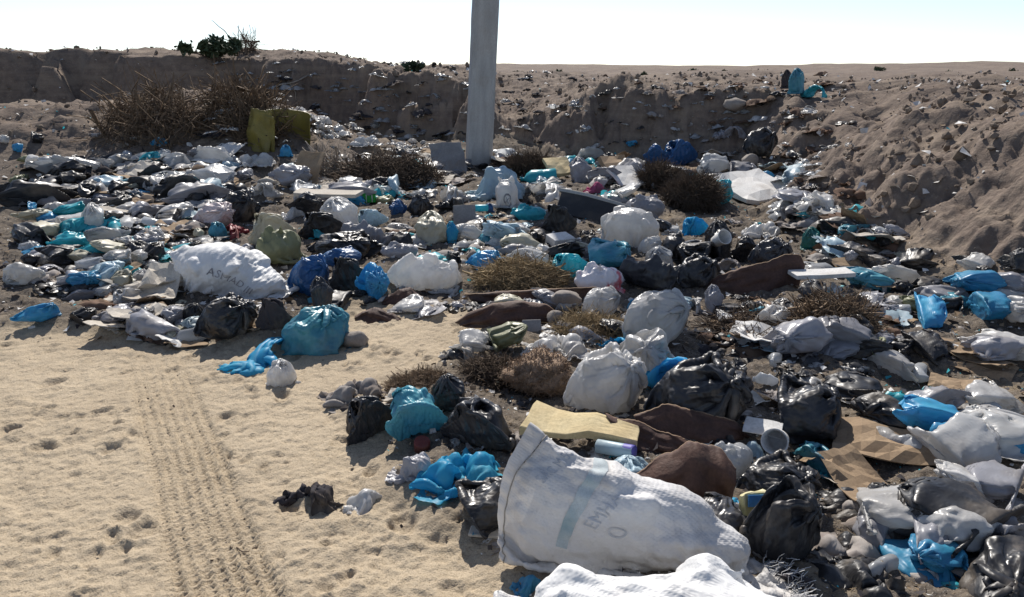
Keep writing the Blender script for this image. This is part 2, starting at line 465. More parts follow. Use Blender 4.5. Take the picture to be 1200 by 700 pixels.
def build_ground():
    ys = np.array(sorted(set(list(-np.array(spaced(0, 60, lambda v: .08 + .12 * v))[1:]) + spaced(0, 1.3, lambda v: .03) + spaced(1.31, 24, lambda v: max(.0085, .0041 * v)) + spaced(24.2, 4000, lambda v: .02 * v))))
    xc = spaced(-2.3, .4, lambda v: .0105)
    xr = spaced(.41, 3000, lambda v: .015 if v < 3.6 else .015 + .05 * (v - 3.6) if v < 12 else .4 + .07 * (v - 12))
    xl = spaced(2.31, 3000, lambda v: .018 if v < 5.5 else .018 + .05 * (v - 5.5) if v < 12 else .4 + .07 * (v - 12))
    xs = np.array(sorted(list(-np.array(xl)) + xc + xr))
    X, Y = np.meshgrid(xs, ys)
    x, y = X.ravel(), Y.ravel()
    z, soil, rub, s, p, sd = terrain(x, y, True)
    near = sstep(26, 9, np.hypot(x, y))
    # worn, cloddy bank: gullies and crumbled lumps
    rid = 1 - np.abs(fbm(x * 3.1, y * 2.2, 4, 55))
    bil = np.abs(pn(x * 4.3 + .3 * pn(x * 3, y * 3, 8), y * 4.3, 57)) + .5 * np.abs(pn(x * 9.1, y * 9.1, 58)) + .3 * np.abs(pn(x * 19, y * 19, 59))
    gul = np.abs(pn(x * 2.1 + .4 * pn(x, y, 3), y * .25, 64)) * np.clip(4 * p * (1 - p), 0, 1)
    z += soil * (.085 * (1 - .55 * sstep(1.8, 3.4, x)) * (.5 - bil) - .16 * (.35 - gul) * (gul < .35) * (p > 0)) * (.2 + .8 * near)
    z += soil * (.05 * fbm(x * 3.3, y * 3.3, 4, 61) + .05 * (rid - .7) + .022 * fbm(x * 13, y * 13, 2, 66)) * (.25 + .75 * near)
    z += rub * (.022 * fbm(x * 7, y * 7, 4, 71) + .010 * fbm(x * 31, y * 31, 2, 75)) * near
    # trampled sand
    sand = np.clip(1 - soil - rub, 0, 1)
    track_b = (x - TRK_O[0]) * TRK_N[0] + (y - TRK_O[1]) * TRK_N[1]
    track_a = (x - TRK_O[0]) * TRK_D[0] + (y - TRK_O[1]) * TRK_D[1]
    track_b = track_b + .012 * pn(track_a * 1.3, track_a * 0, 4)
    tm = sstep(-.012, .012, track_b) * sstep(.322, .296, track_b) * sstep(2.9, 1.3, track_a)
    trk = tm
    trample = .5 + .9 * sstep(-.1, .5, fbm(x * .9, y * .9, 2, 91))
    micro = .009 * (1 - np.abs(fbm(x * 27, y * 27, 2, 88))) + .012 * trample * fbm(x * 6.5, y * 6.5, 3, 83) + .008 * trample * (1 - np.abs(fbm(x * 11, y * 11, 3, 85))) + .0035 * fbm(x * 34, y * 34, 2, 87)
    z += sand * micro * near * (1 - .8 * trk)
    rib = np.floor(track_b / .042)
    lug = np.sin(2 * math.pi * (track_a + .25 * (track_b % .042) + .013 * rib + .006 * pn(x * 6, y * 6, 12)) / .030)
    tread = (.75 + .35 * sstep(-.5, .4, fbm(x * 2.3, y * 2.3, 3, 82))) * (-.014 + .010 * sstep(-.3, .3, lug) + .013 * sstep(.011, .004, np.abs((track_b % .042) - .006)))
    z += trk * sand * tread
    Z = z.reshape(X.shape)
    SA = (sand * (1 - trk)).reshape(X.shape)
    g = np.random.default_rng(5)
    for k in range(1500):                             # footprints and hoof marks
        px_, py_ = g.uniform(-3.2, 2.6), 1.4 + 5.6 * g.random() ** 1.3
        r = g.uniform(.012, .042) if k % 5 else g.uniform(.035, .065)
        a0, a1 = np.searchsorted(xs, [px_ - 3 * r, px_ + 3 * r]); b0, b1 = np.searchsorted(ys, [py_ - 3 * r, py_ + 3 * r])
        if a1 - a0 < 2 or b1 - b0 < 2: continue
        xx, yy = X[b0:b1, a0:a1] - px_, Y[b0:b1, a0:a1] - py_
        th = g.uniform(-.7, .7); e = g.uniform(1, 1.9)
        u = (xx * math.cos(th) + yy * math.sin(th)) * e / r; v = (-xx * math.sin(th) + yy * math.cos(th)) / r
        q = np.sqrt(u * u + v * v) + .55 * pn(X[b0:b1, a0:a1] * .8 / r, Y[b0:b1, a0:a1] * .8 / r, k)
        Z[b0:b1, a0:a1] += SA[b0:b1, a0:a1] * r * g.uniform(.14, .34) * (-sstep(1.1, .55, q) + .55 * np.exp(-((q - 1.35) / .3) ** 2))
    V = np.stack([x, y, Z.ravel()], -1)
    me = mk('ground', V, grid_faces(len(ys), len(xs)))
    for nm, arr in (('soil', soil), ('rub', rub)):
        at = me.attributes.new(nm, 'FLOAT', 'POINT'); at.data.foreach_set('value', arr.astype(np.float32))
    m, nt, N, L, p_ = nodes('ground')
    def att(n):
        a = N.new('ShaderNodeAttribute'); a.attribute_name = n; return a.outputs['Fac']
    n1 = tnoise(nt, 1.6, 7, .6); n2 = tnoise(nt, 26, 5, .65); n3_ = tnoise(nt, 160, 3, .6); n4 = tnoise(nt, 7, 5, .6); n5 = tnoise(nt, 420, 2, .5)
    sandc = mixc(nt, ramp(nt, n1.outputs[0], [(.3, 0), (.7, 1)]), (.50, .412, .295), (.41, .333, .236))
    sandc = mixc(nt, ramp(nt, n3_.outputs[0], [(.30, .75), (.50, 0)]), sandc, (.20, .155, .105))
    soilc = mixc(nt, ramp(nt, n4.outputs[0], [(.35, 0), (.66, 1)]), (.205, .16, .128), (.13, .102, .086))
    soilc = mixc(nt, ramp(nt, n1.outputs[0], [(.55, 0), (.7, .8)]), soilc, (.26, .205, .155))
    soilc = mixc(nt, ramp(nt, n2.outputs[0], [(.56, 0), (.7, .6)]), soilc, (.30, .25, .20))
    rubc = mixc(nt, ramp(nt, n2.outputs[0], [(.4, 0), (.62, 1)]), (.16, .13, .10), (.085, .073, .063))
    rubc = mixc(nt, ramp(nt, n1.outputs[0], [(.55, 0), (.7, .8)]), rubc, (.30, .24, .165))
    rubc = mixc(nt, ramp(nt, n3_.outputs[0], [(.60, 0), (.68, .7)]), rubc, (.42, .38, .33))
    st = tnoise(nt, 1.1, 4, .6, stretch=(.5, .5, 6)); soilc = mixc(nt, ramp(nt, st.outputs[0], [(.5, 0), (.62, .55)]), soilc, (.25, .20, .155))
    c = mixc(nt, att('rub'), sandc, rubc); c = mixc(nt, att('soil'), c, soilc)
    L.new(c, p_.inputs['Base Color']); p_.inputs['Roughness'].default_value = .95; p_.inputs['Specular IOR Level'].default_value = .15
    nb = bump(nt, n4.outputs[0], .5, .05); nb = bump(nt, n2.outputs[0], .6, .02, nb); nb = bump(nt, n3_.outputs[0], .5, .005, nb); nb = bump(nt, n5.outputs[0], .4, .002, nb)
    L.new(nb, p_.inputs['Normal'])
    me.materials.append(m)
    ob('ground', me, kind='structure', label='pale trampled sand rising into a brown eroded earth bank', cat='ground')
build_ground()
# ------------------------------------------------------------------ cloth: bags, sacks and films settle over what is in them
def link_sets(nu, nv, wrap, du, dv, kb):
    I = np.arange(nv)[:, None] * nu + np.arange(nu)[None]
    out = []
    def add(a, b, rest, k): out.append((a.ravel(), b.ravel(), rest, k))
    for q in (0, 1):
        if wrap: add(I[:, q::2], np.roll(I, -1, 1)[:, q::2], du, 1.)
        else: n = (nu - q) // 2; add(I[:, q:q + 2 * n:2], I[:, q + 1:q + 2 * n:2], du, 1.)
        n = (nv - q) // 2; add(I[q:q + 2 * n:2], I[q + 1:q + 2 * n:2], dv, 1.)
    dg = math.hypot(du, dv); Rr = np.roll(I, -1, 1)
    for q in (0, 1):
        cols = np.arange(q, nu if wrap else nu - 1, 2)
        add(I[:-1][:, cols], Rr[1:][:, cols], dg, .5); add(I[1:][:, cols], Rr[:-1][:, cols], dg, .5)
    R2 = np.roll(I, -2, 1)
    for q in (0, 2):
        cols = np.array([c for c in range(nu if wrap else nu - 2) if c % 4 in (q, q + 1)])
        add(I[:, cols], R2[:, cols], 2 * du, kb)
        rows = np.array([r for r in range(nv - 2) if r % 4 in (q, q + 1)])
        add(I[rows], I[rows + 2], 2 * dv, kb)
    R4 = np.roll(I, -4, 1)
    for q in (0, 4):
        cols = np.array([c for c in range(nu if wrap else nu - 4) if q <= c % 8 < q + 4])
        add(I[:, cols], R4[:, cols], 4 * du, kb * .4)
        rows = np.array([r for r in range(nv - 4) if q <= r % 8 < q + 4])
        add(I[rows], I[rows + 4], 4 * dv, kb * .4)
    return out

EYE3 = np.eye(3)
def settle(P, wrap, du, dv, steps=150, its=2, kb=.12, pressure=0., press_until=1., balls=(), grow=.4, neck=None, seams=(), dt=1 / 120, g=9.8, squeeze=0., fix=None, seed=0, floor=True):
    nv, nu = P.shape[:2]
    P = P.reshape(-1, 3).copy(); V = np.zeros_like(P)
    rg = np.random.default_rng(seed); P += rg.normal(size=P.shape) * du * .12
    sets = link_sets(nu, nv, wrap, du, dv, kb)
    balls = [(np.array(b[0], float), np.broadcast_to(np.array(b[1], float), 3), b[2] if len(b) > 2 else EYE3) for b in balls]
    for st in range(steps):
        f = st / steps
        V[:, 2] -= g * dt
        if pressure and f < press_until:
            V += grid_normals(P.reshape(nv, nu, 3), wrap).reshape(-1, 3) * (pressure * dt)
        if squeeze and f < .55:
            c = P.mean(0); V[:, :2] += (c[:2] - P[:, :2]) * (squeeze * dt)
        V *= .985 if f < .8 else .93
        Q = P + V * dt
        for _ in range(its):
            for a, b, rest, k in sets:
                d = Q[b] - Q[a]; l = np.sqrt((d * d).sum(1)) + 1e-9
                d *= (.5 * k * (l - rest) / l)[:, None]
                Q[a] += d; Q[b] -= d
        for c, r, rot in balls:
            d = (Q - c) @ rot / r
            n4 = (d ** 2).sum(1) if rot is EYE3 else np.sqrt((d ** 4).sum(1))
            m = n4 < 1
            if m.any():
                l = np.sqrt(n4[m])[:, None] + 1e-9; Q[m] = c + (d[m] / l * r) @ rot.T
        if neck is not None:
            j0, r1, zc = neck
            G = Q.reshape(nv, nu, 3)[j0:j0 + 2]; c = G.mean((0, 1)); d = G - c; c[2] = max(c[2], zc)
            l = np.linalg.norm(d, axis=-1, keepdims=True); rt = max(r1, .2 * (1 - f * 2.6))
            G[...] = c + d * np.minimum(1, rt / (l + 1e-9))
        Gq = Q.reshape(nv, nu, 3)
        for row in seams:
            a = Gq[row]; b = a[(-np.arange(nu)) % nu]; Gq[row] = (a + b) / 2
        if fix is not None: fix(Gq, f)
        if floor:
            m = Q[:, 2] < 0; Q[m, 2] = 0
        V = (Q - P) / dt
        if floor: V[m, :2] *= .2
        sp = np.linalg.norm(V, axis=1); big = sp > 4
        V[big] *= (4 / sp[big])[:, None]
        P = Q
    P = P.reshape(nv, nu, 3)
    for lam in (.5, -.52, .5, -.52):                 # take the grid's own jitter out, keep the folds
        Lp = np.zeros_like(P); Lp[1:-1] += (P[2:] + P[:-2]) / 2 - P[1:-1]
        if wrap: Lp += (np.roll(P, 1, 1) + np.roll(P, -1, 1)) / 2 - P
        else: Lp[:, 1:-1] += (P[:, 2:] + P[:, :-2]) / 2 - P[:, 1:-1]
        P = P + lam * .5 * Lp
    return P

def refine(P, wrap):
    """twice the resolution, smooth between the old points"""
    def up(A, axis, wr):
        A = np.moveaxis(A, axis, 0)
        if wr: a, b, c, d = np.roll(A, 1, 0), A, np.roll(A, -1, 0), np.roll(A, -2, 0)
        else:
            B = np.concatenate([2 * A[:1] - A[1:2], A, 2 * A[-1:] - A[-2:-1]]); a, b, c, d = B[:-3], B[1:-2], B[2:-1], B[3:]
        mid = (-a + 9 * b + 9 * c - d) / 16
        if wr: out = np.stack([A, mid], 1).reshape(-1, *A.shape[1:])
        else: out = np.concatenate([np.stack([A[:-1], mid], 1).reshape(-1, *A.shape[1:]), A[-1:]])
        return np.moveaxis(out, 0, axis)
    return up(up(P, 1, wrap), 0, False)

def tube(W, Ht, nu, nv, axis='z', z0=0., squash=1.):
    a = np.arange(nu) * 2 * math.pi / nu; r = W / math.pi
    t = np.linspace(0, Ht, nv)
    A, T = np.meshgrid(a, t)
    if axis == 'z': return np.stack([r * np.cos(A), r * np.sin(A) * squash, T + z0], -1), 2 * W / nu, Ht / (nv - 1)
    return np.stack([T - Ht / 2, -r * np.cos(A), r * np.sin(A) * squash + z0], -1), 2 * W / nu, Ht / (nv - 1)

def ridge(x, y, seed):
    """sharp-crested folds: 0 in the hollows, 1 on the crests"""
    return (1 - np.abs(np.clip(pn(x, y, seed) * 1.5, -1, 1))) ** 3.5

def creases(P, wrap, uv, amp, seed, neck=None):
    """fine creases pressed into the cloth along its own weave"""
    nv, nu = P.shape[:2]; rg = np.random.default_rng(seed)
    Q = P.reshape(-1, 3); c = 0
    wp = .55 * n3(Q * 7, seed) + .25 * n3(Q * 17, seed + 1); mod = .55 + .75 * np.clip(n3(Q * 5 + 3, seed + 2) + .25, 0, 1)
    for f in (6.5, 9, 12, 16, 23, 31, 39):
        d = rg.normal(size=3); d /= np.linalg.norm(d)
        c = c + np.abs(((Q @ d) * f + wp + rg.random()) % 1 * 2 - 1) * (8. / f) ** .7
        c = c - .6 * np.clip(.22 - np.abs(((Q @ rg.permutation(d)) * f * .7 + wp * 1.4) % 1 - .5), 0, 1) * (9. / f) ** .7
    c = (c * mod).reshape(nv, nu)
    u = (np.arange(nu) / nu * uv[0])[None] + 0 * c; v = np.linspace(0, uv[1], nv)[:, None] + 0 * c
    def two(fu, fv, sd, sk):
        t = np.abs(u / uv[0] * 2 - 1)
        return ridge(np.minimum(u, uv[0] - u) * fu + 3, v * fv, sd) if wrap else ridge(u * fu, v * fv, sd)
    if neck is not None:
        w = np.exp(-np.abs(np.arange(nv)[:, None] - neck) / (.28 * nv))
        c = c * (1 - .5 * w) + w * 2.0 * two(30, 2.2, seed + 23, 0)
    return P + grid_normals(P, wrap) * ((c - c.mean()) * amp)[..., None]

class Proto:
    """a settled shape: one or two meshes (body, tied top) centred over the ground"""
    def __init__(s, P, wrap, split=None, uv=None, fine=False, crease=.006, seed=1):
        if fine: P = refine(P, wrap)
        P = creases(P, wrap, uv, crease, seed, (split * (2 if fine else 1)) if split else None)
        lo, hi = P.reshape(-1, 3).min(0), P.reshape(-1, 3).max(0)
        P = P - np.array([(lo[0] + hi[0]) / 2, (lo[1] + hi[1]) / 2, lo[2]])
        s.P, s.wrap = P, wrap
        nv, nu = P.shape[:2]
        u, v = np.meshgrid(np.linspace(0, uv[0], nu), np.linspace(0, uv[1], nv))
        U = np.stack([u.ravel(), v.ravel()], -1)
        F = grid_faces(nv, nu, wrap); V = P.reshape(-1, 3)
        s.flat = V
        if split:
            k = split * (2 if fine else 1)
            top = (F // nu).min(1) >= k
            s.me = mk('bag_film', V[:(k + 1) * nu], F[~top], None, uv=U[:(k + 1) * nu])
            s.top = mk('tied_top', V[k * nu:], F[top] - k * nu, None, uv=U[k * nu:])
        else: s.me = mk('film', V, F, None, uv=U); s.top = None

PR = {}
def lumps(rg, n, c, r, s0, s1):
    """one big filling with a few things poking out of it"""
    out = [(c, r)]
    for k in range(n):
        d = rg.normal(size=3); d[2] = abs(d[2]) * .8; d /= np.linalg.norm(d)
        q = rg.uniform(s0, s1); rot = np.linalg.qr(rg.normal(size=(3, 3)))[0]
        out.append((np.array(c) + d * (np.array(r) - q * .35), q * rg.uniform(.45, 1.4, 3), rot))
    return out

def make_protos():
    # tied bags: round, squat, tall, wide, small loose
    for k, (r, n, W, hn, nk) in enumerate([((.165, .15, .135), 6, .56, .50, .022), ((.19, .14, .10), 7, .58, .46, .02), ((.12, .115, .17), 6, .44, .54, .02), ((.22, .15, .12), 9, .66, .52, .024), ((.14, .13, .09), 5, .50, .44, .02)]):
        rg = np.random.default_rng(100 + k)
        P, du, dv = tube(W, hn + .15, 88, 64)
        jn = int(round(63 * hn / (hn + .15)))
        P = settle(P, True, du, dv, 120, 2, .45, balls=lumps(rg, n, (0, 0, r[2] * .98), r, .03, .06), neck=(jn, nk, 2 * r[2] + .015), seams=(0,), seed=k, pressure=2, press_until=.6)
        PR[f'T{k}'] = Proto(P, True, jn, (2 * W, hn + .15), True, .0075, 3 + k)
    # slack bags lying down
    for k, (r, n, W, Ln) in enumerate([((.22, .12, .10), 6, .42, .60), ((.19, .14, .11), 6, .46, .54), ((.31, .11, .095), 8, .41, .8)]):
        rg = np.random.default_rng(200 + k)
        P, du, dv = tube(W, Ln, 72, 64, 'x', .12, .9)
        P = settle(P, True, du, dv, 100, 2, .35, balls=lumps(rg, n, (0, 0, r[2]), r, .03, .06), seams=(0, -1), seed=k, pressure=3, press_until=.9)
        PR[f'L{k}'] = Proto(P, True, None, (2 * W, Ln), True, .0085, 23 + k)
    for k in range(8):                                # crumpled films and rags
        rg = np.random.default_rng(300 + k); n = 52
        x, y = np.meshgrid(np.linspace(-.4, .4, n), np.linspace(-.32, .32, n))
        P = np.stack([x, y, .16 + .07 * fbm(x * 5, y * 5, 3, k) + .02 * fbm(x * 18, y * 18, 2, k)], -1)
        bl = [((rg.uniform(-.16, .16), rg.uniform(-.12, .12), rg.uniform(0, .04)), rg.uniform(.05, .11, 3)) for _ in range(5)]
        P = settle(P, False, .8 / (n - 1), .64 / (n - 1), 90, 2, .25 + .2 * (k % 2), balls=bl, squeeze=(90, 45, 140, 25, 60, 35, 18, 75)[k], seed=k)
        PR[f'F{k}'] = Proto(P, False, None, (.8, .64), False, .008, 43 + k)
    for k in range(2):                                # emptied bags with the mouth open
        rg = np.random.default_rng(400 + k)
        P, du, dv = tube(.36, .5, 64, 48, 'x', .12, .9)
        P = settle(P, True, du, dv, 130, 2, .4, balls=lumps(rg, 5, (-.03, 0, .06), (.13, .10, .065), .03, .05), seams=(0,), seed=k, pressure=6, press_until=.6)
        PR[f'O{k}'] = Proto(P, True, None, (.72, .5), True, .008, 63 + k)
    for k in range(3):                                # filled sacks lying down
        rg = np.random.default_rng(500 + k)
        W, Ln, r = ((.50, .80, (.31, .17, .13)), (.54, .70, (.27, .18, .15)), (.46, .92, (.37, .15, .12)))[k]
        P, du, dv = tube(W, Ln, 80, 80, 'x', .18, .9)
        P = settle(P, True, du, dv, 105, 2, .4, balls=lumps(rg, 7, (0, 0, r[2]), r, .04, .08), seams=(0, -1), seed=k, pressure=3)
        PR[f'S{k}'] = Proto(P, True, None, (2 * W, Ln), True, .0065, 83 + k)
make_protos()

class Lying:
    """the same bag rolled onto its side"""
    def __init__(s, p, ang, seed):
        c, n = math.cos(ang), math.sin(ang)
        def turn(me):
            V = np.empty(len(me.vertices) * 3, np.float32); me.vertices.foreach_get('co', V); V = V.reshape(-1, 3)
            return np.stack([V[:, 0], V[:, 1] * c - V[:, 2] * n, V[:, 1] * n + V[:, 2] * c], -1)
        A = turn(p.me); B = turn(p.top); lo = np.percentile(A[:, 2], 6)
        cy = (A[:, 1].min() + A[:, 1].max()) / 2
        def put(me, V, name):
            V = V - [0, cy, lo]; low = V[:, 2] < 0; V[low, 2] *= .08
            m2 = me.copy(); m2.name = name; m2.vertices.foreach_set('co', np.ascontiguousarray(V, np.float32).ravel()); m2.update()
            return m2, V
        s.me, VA = put(p.me, A, 'bag_film'); s.top, VB = put(p.top, B, 'tied_top')
        s.flat = np.concatenate([VA, VB])
for _k, _a in enumerate((70, -80, 85, 60, -70)): PR[f'R{_k}'] = Lying(PR[f'T{_k}'], R(_a), _k)

# ------------------------------------------------------------------ putting things on the ground where the photograph shows them
NAMES = {'T': 'plastic_bag', 'R': 'plastic_bag', 'L': 'plastic_bag', 'F': 'plastic_film', 'O': 'open_plastic_bag', 'S': 'woven_sack'}
def fit(V, box, yaw, tilt=0, flatten=1.0, sink=.02):
    """scale, place and lift a shape of vertices V so that it fills the photograph's box"""
    x0, y0, x1, y1 = box
    c, s = math.cos(yaw), math.sin(yaw)
    vx = V[:, 0] * c - V[:, 1] * s; vy = V[:, 0] * s + V[:, 1] * c
    wx, wy, wz = np.ptp(vx), np.ptp(vy), np.ptp(V[:, 2])
    px, py = (x0 + x1) / 2, (y0 + y1) / 2
    q = hit(px, (y0 + 2 * y1) / 3)
    for _ in range(3):
        dist = q[1] * math.cos(PITCH) + (EYE - q[2]) * math.sin(PITCH)
        el = math.atan2(EYE - q[2], math.hypot(q[0], q[1]))
        Wm = (x1 - x0) * dist / FPX; Hp = (y1 - y0) * dist / FPX
        sx = Wm / wx; D = min(wy * sx, 1.7 * Hp / max(.2, math.sin(el)) * .5); sy = D / wy
        hh = (Hp / 2) ** 2 - (D / 2 * math.sin(el) * .85) ** 2
        Hm = 2 * math.sqrt(max(hh, (.22 * Hp) ** 2)) / math.cos(el) * flatten
        Hm = min(max(Hm, .6 * wz * sx), 1.5 * wz * sx)
        q = hit(px, py, Hm / 2 - sink)
    z = H(q[0], q[1])
    return (q[0], q[1], z - sink), (sx, sy, Hm / wz), dist

def rot_scaled(V, yaw, sc):
    """the yawed shape scaled along the world axes"""
    c, s = math.cos(yaw), math.sin(yaw)
    return np.stack([(V[:, 0] * c - V[:, 1] * s) * sc[0], (V[:, 0] * s + V[:, 1] * c) * sc[1], V[:, 2] * sc[2]], -1)

def tied(name, key, box, mat, yaw, label, cat, group=None, sink=.02, flatten=1.):
    p = PR[key]
    loc, sc, dist = fit(p.flat, box, yaw, 0, flatten, sink)
    sxy = sc[0]
    k = sc[1] / sc[0]
    # the depth factor is applied along the shape's own axis that lies nearest the line of sight
    a = abs(math.sin(yaw))
    scale = (sxy * (1 + (k - 1) * a), sxy * (1 + (k - 1) * (1 - a)), sc[2])
    o = ob(name, p.me, None, loc, (0, 0, yaw), scale, label, cat, group, mat=M[mat])
    if p.top is not None: ob('tied_top', p.top, o, mat=M[mat])
    return o

def raw(name, me, loc, rz, label, cat, group=None, scale=None, rx=0, ry=0, kind=None):
    return ob(name, me, None, loc, (rx, ry, rz), scale, label, cat, group, kind)

def size(px_len, q):
    return px_len * (q[1] * math.cos(PITCH) + (EYE - q[2]) * math.sin(PITCH)) / FPX

def standing(box, prof, curl, label, seed, lean=.35, roll=0., yaw=0., mat='hide', name='curled_sheet', cat='leather sheet', th=.006, bow=.15):
    """a stiff curled sheet standing on its edge; prof is its height along its length"""
    x0, y0, x1, y1 = box
    q = hit((x0 + x1) / 2, y1 - 2); W = size(x1 - x0, q)
    el = math.atan2(EYE - q[2], q[1]); Hh = size(y1 - y0, q) / math.cos(el)
    nu, nv = 64, 26
    a = np.linspace(0, 1, nu); b = np.linspace(0, 1, nv); A, B = np.meshgrid(a, b)
    ph = np.interp(a, *zip(*prof)) + .05 * pn(a * 4, a * 0 + seed, seed) + .02 * pn(a * 21, a * 0, seed + 2)
    hgt = np.clip(ph, .03, 2)[None] * Hh * (.98 + .05 * roll)
    ang = lean + .7 * roll * (np.clip(B - .5, 0, 1) / .5) ** 1.6 + .25 * pn(A * 3, B * 1.5, seed)
    db = 1 / (nv - 1)
    z = np.cumsum(np.cos(ang), 0) * db * hgt; y = np.cumsum(np.sin(ang), 0) * db * hgt
    y = y + curl * W * (A - .5) ** 2 * 4 + .02 * pn(A * 5, B * 4, seed + 3)
    x = (A - .5) * W * (1 - bow * (1 - B) * np.sign(A - .5) * (A - .5) * 2)
    P = np.stack([x, y, z - .03], -1)
    V, F = shell(P, th)
    o = raw(name, mk(name, V, F, M[mat]), (q[0], q[1], H(q[0], q[1])), yaw, label, cat)
    if mat == 'hide':                                # the pale raw edge of the sheet
        e = P[-1] + grid_normals(P)[-1] * 0
        st = strands(np.stack([e, e + [0, 0, .002]])[:1], np.full((1, nu), th * .62), 'raw_edge', M['hideedge'])
        ob('raw_edge', st, o)
    return o

def board(name, box, mat, label, cat, yaw=0., th=.02, tilt=0., lift=0., depth=None, amp=.006, seed=1, group=None, roll=0.):
    """a board, card or slab lying or leaning; tilt turns its far edge up"""
    x0, y0, x1, y1 = box
    q = hit((x0 + x1) / 2, y1 - 2 if tilt > .8 else (y0 + y1) / 2, lift)
    W = size(x1 - x0, q); el = math.atan2(EYE - q[2], q[1])
    Dp = depth or min(1.2, size(y1 - y0, q) / math.sin(el + tilt))
    me = box_mesh(name, W, Dp, th, M[mat], amp=amp, bev=min(.003, th * .3), seed=seed, freq=5)
    return raw(name, me, (q[0], q[1], H(q[0], q[1]) + lift + Dp / 2 * math.sin(tilt) + th / 2 - .008), yaw, label, cat, group, rx=tilt, ry=roll)

def rock(name, box, mat, label, cat, seed, group=None, rough=.2):
    x0, y0, x1, y1 = box
    q = hit((x0 + x1) / 2, (y0 + y1) / 2 + (y1 - y0) * .2)
    W, Hh = size(x1 - x0, q), size(y1 - y0, q)
    me = stone_mesh(name, M[mat], seed, 3, rough, (W, W * .85, Hh * .95))
    z = H(q[0], q[1])
    return raw(name, me, (q[0], q[1], z + Hh * .36), random.uniform(-.5, .5), label, cat, group)

def brush(box, mat, n, label, cat, name='dry_brush', seed=0, rad=.003, ln=.35, hgt=None, up=.4, group=None, kind=None, dens=1., depth=.8):
    """a heap of dry stems: each thing holds its stems as one mass"""
    x0, y0, x1, y1 = box
    q = hit((x0 + x1) / 2, y0 * .35 + y1 * .65)
    W = size(x1 - x0, q); Hh = hgt or size(y1 - y0, q) * .8
    rg = np.random.default_rng(seed)
    a = rg.uniform(0, 6.283, n); r = np.sqrt(rg.random(n)); zz = rg.random(n)
    sx = W / 2 * r * np.cos(a); sy = W / 2 * depth * r * np.sin(a); dome = np.sqrt(np.clip(1 - r * r, 0, 1))
    st = np.stack([sx, sy, Hh * dome * zz ** .6], -1)
    d = rg.normal(size=(n, 3)) * [1, 1, up] + [0, 0, up * .3]; d /= np.linalg.norm(d, axis=1, keepdims=True)
    L = ln * rg.uniform(.4, 1.3, n)
    thick = rg.random(n) < .05; L[thick] *= 1.15; k = 5; t = np.linspace(-.5, .5, k)
    bend = rg.normal(size=(n, 3)) * .35
    P = st[:, None] + d[:, None] * (L[:, None] * t)[..., None] + bend[:, None] * (L[:, None] * (t ** 2))[..., None]
    P = P + rg.normal(size=P.shape) * L[:, None, None] * .03
    loc = np.array([q[0], q[1], H(q[0], q[1])])
    gz = look(P[..., 0] + loc[0], P[..., 1] + loc[1]) - loc[2]
    gz0 = look(sx + loc[0], sy + loc[1]) - loc[2]
    P[..., 2] += gz0[:, None]
    P[..., 2] = np.maximum(P[..., 2], gz - .01)
    rr = rad * (rg.uniform(.35, 1.2, n) * np.where(thick, 3.2, 1))[:, None] * np.linspace(1.2, .5, k)[None]
    me = strands(P, rr, name, M[mat])
    return ob(name, me, None, loc, None, None, label, cat, group, kind)

def tube_path(name, pts, r0, r1, mat, label=None, cat=None, parent=None, seed=0, wob=.02, group=None):
    pts = np.array(pts, float); n = 22
    t = np.linspace(0, len(pts) - 1, n); i = np.minimum(t.astype(int), len(pts) - 2); f = (t - i)[:, None]
    P = pts[i] * (1 - f) + pts[i + 1] * f
    rg = np.random.default_rng(seed); P[1:-1] += rg.normal(size=(n - 2, 3)) * wob
    for _ in range(2): P[1:-1] = (P[:-2] + 2 * P[1:-1] + P[2:]) / 4
    loc = P[0].copy()
    me = strands((P - loc)[None], np.linspace(r0, r1, n)[None], name, M[mat])
    return ob(name, me, parent, loc if parent is None else None, None, None, label, cat, group)
# ------------------------------------------------------------------ the concrete pole
def pole():
    q = hit(561, 190); z0 = H(q[0], q[1])
    w0, w1, hgt, dp = .40, .33, 8.5, .30
    ch = .055; secs = []
    for z in np.concatenate([[-.5], np.linspace(0, hgt, 40)]):
        t = max(0, z) / hgt; w = (w0 + (w1 - w0) * t) / 2; d = dp / 2 * (1 - .15 * t)
        pts = [(-w + ch, -d), (w - ch, -d), (w, -d + ch * .6), (w, d - ch * .6), (w - ch, d), (-w + ch, d), (-w, d - ch * .6), (-w, -d + ch * .6)]
        secs.append([(x, y, z) for x, y in pts])
    P = np.array(secs)
    e = P.reshape(-1, 3); P = P + (np.stack([f3(e * 6, 2, 3), f3(e * 6, 2, 8), 0 * e[:, 0]], -1) * .004).reshape(P.shape)
    V = P.reshape(-1, 3); F = grid_faces(len(secs), 8, True)
    top = np.array([[(len(secs) - 1) * 8 + k for k in range(4)], [(len(secs) - 1) * 8 + k for k in (0, 3, 4, 7)], [(len(secs) - 1) * 8 + k for k in (4, 5, 6, 7)]])
    me = mk('concrete_pole', V, [F, top], M['concrete'], smooth=False)
    o = ob('concrete_pole', me, None, (q[0], q[1], z0), (R(.5), R(3.2), R(14)), None, 'tall grey concrete utility pole leaning slightly at the foot of the bank', 'utility pole')
    return o
pole()

# ------------------------------------------------------------------ big sacks close by
def outward(P, wrap):
    n = grid_normals(P, wrap)
    return n * np.sign((n * (P - P.mean((0, 1)))).sum(-1).mean())

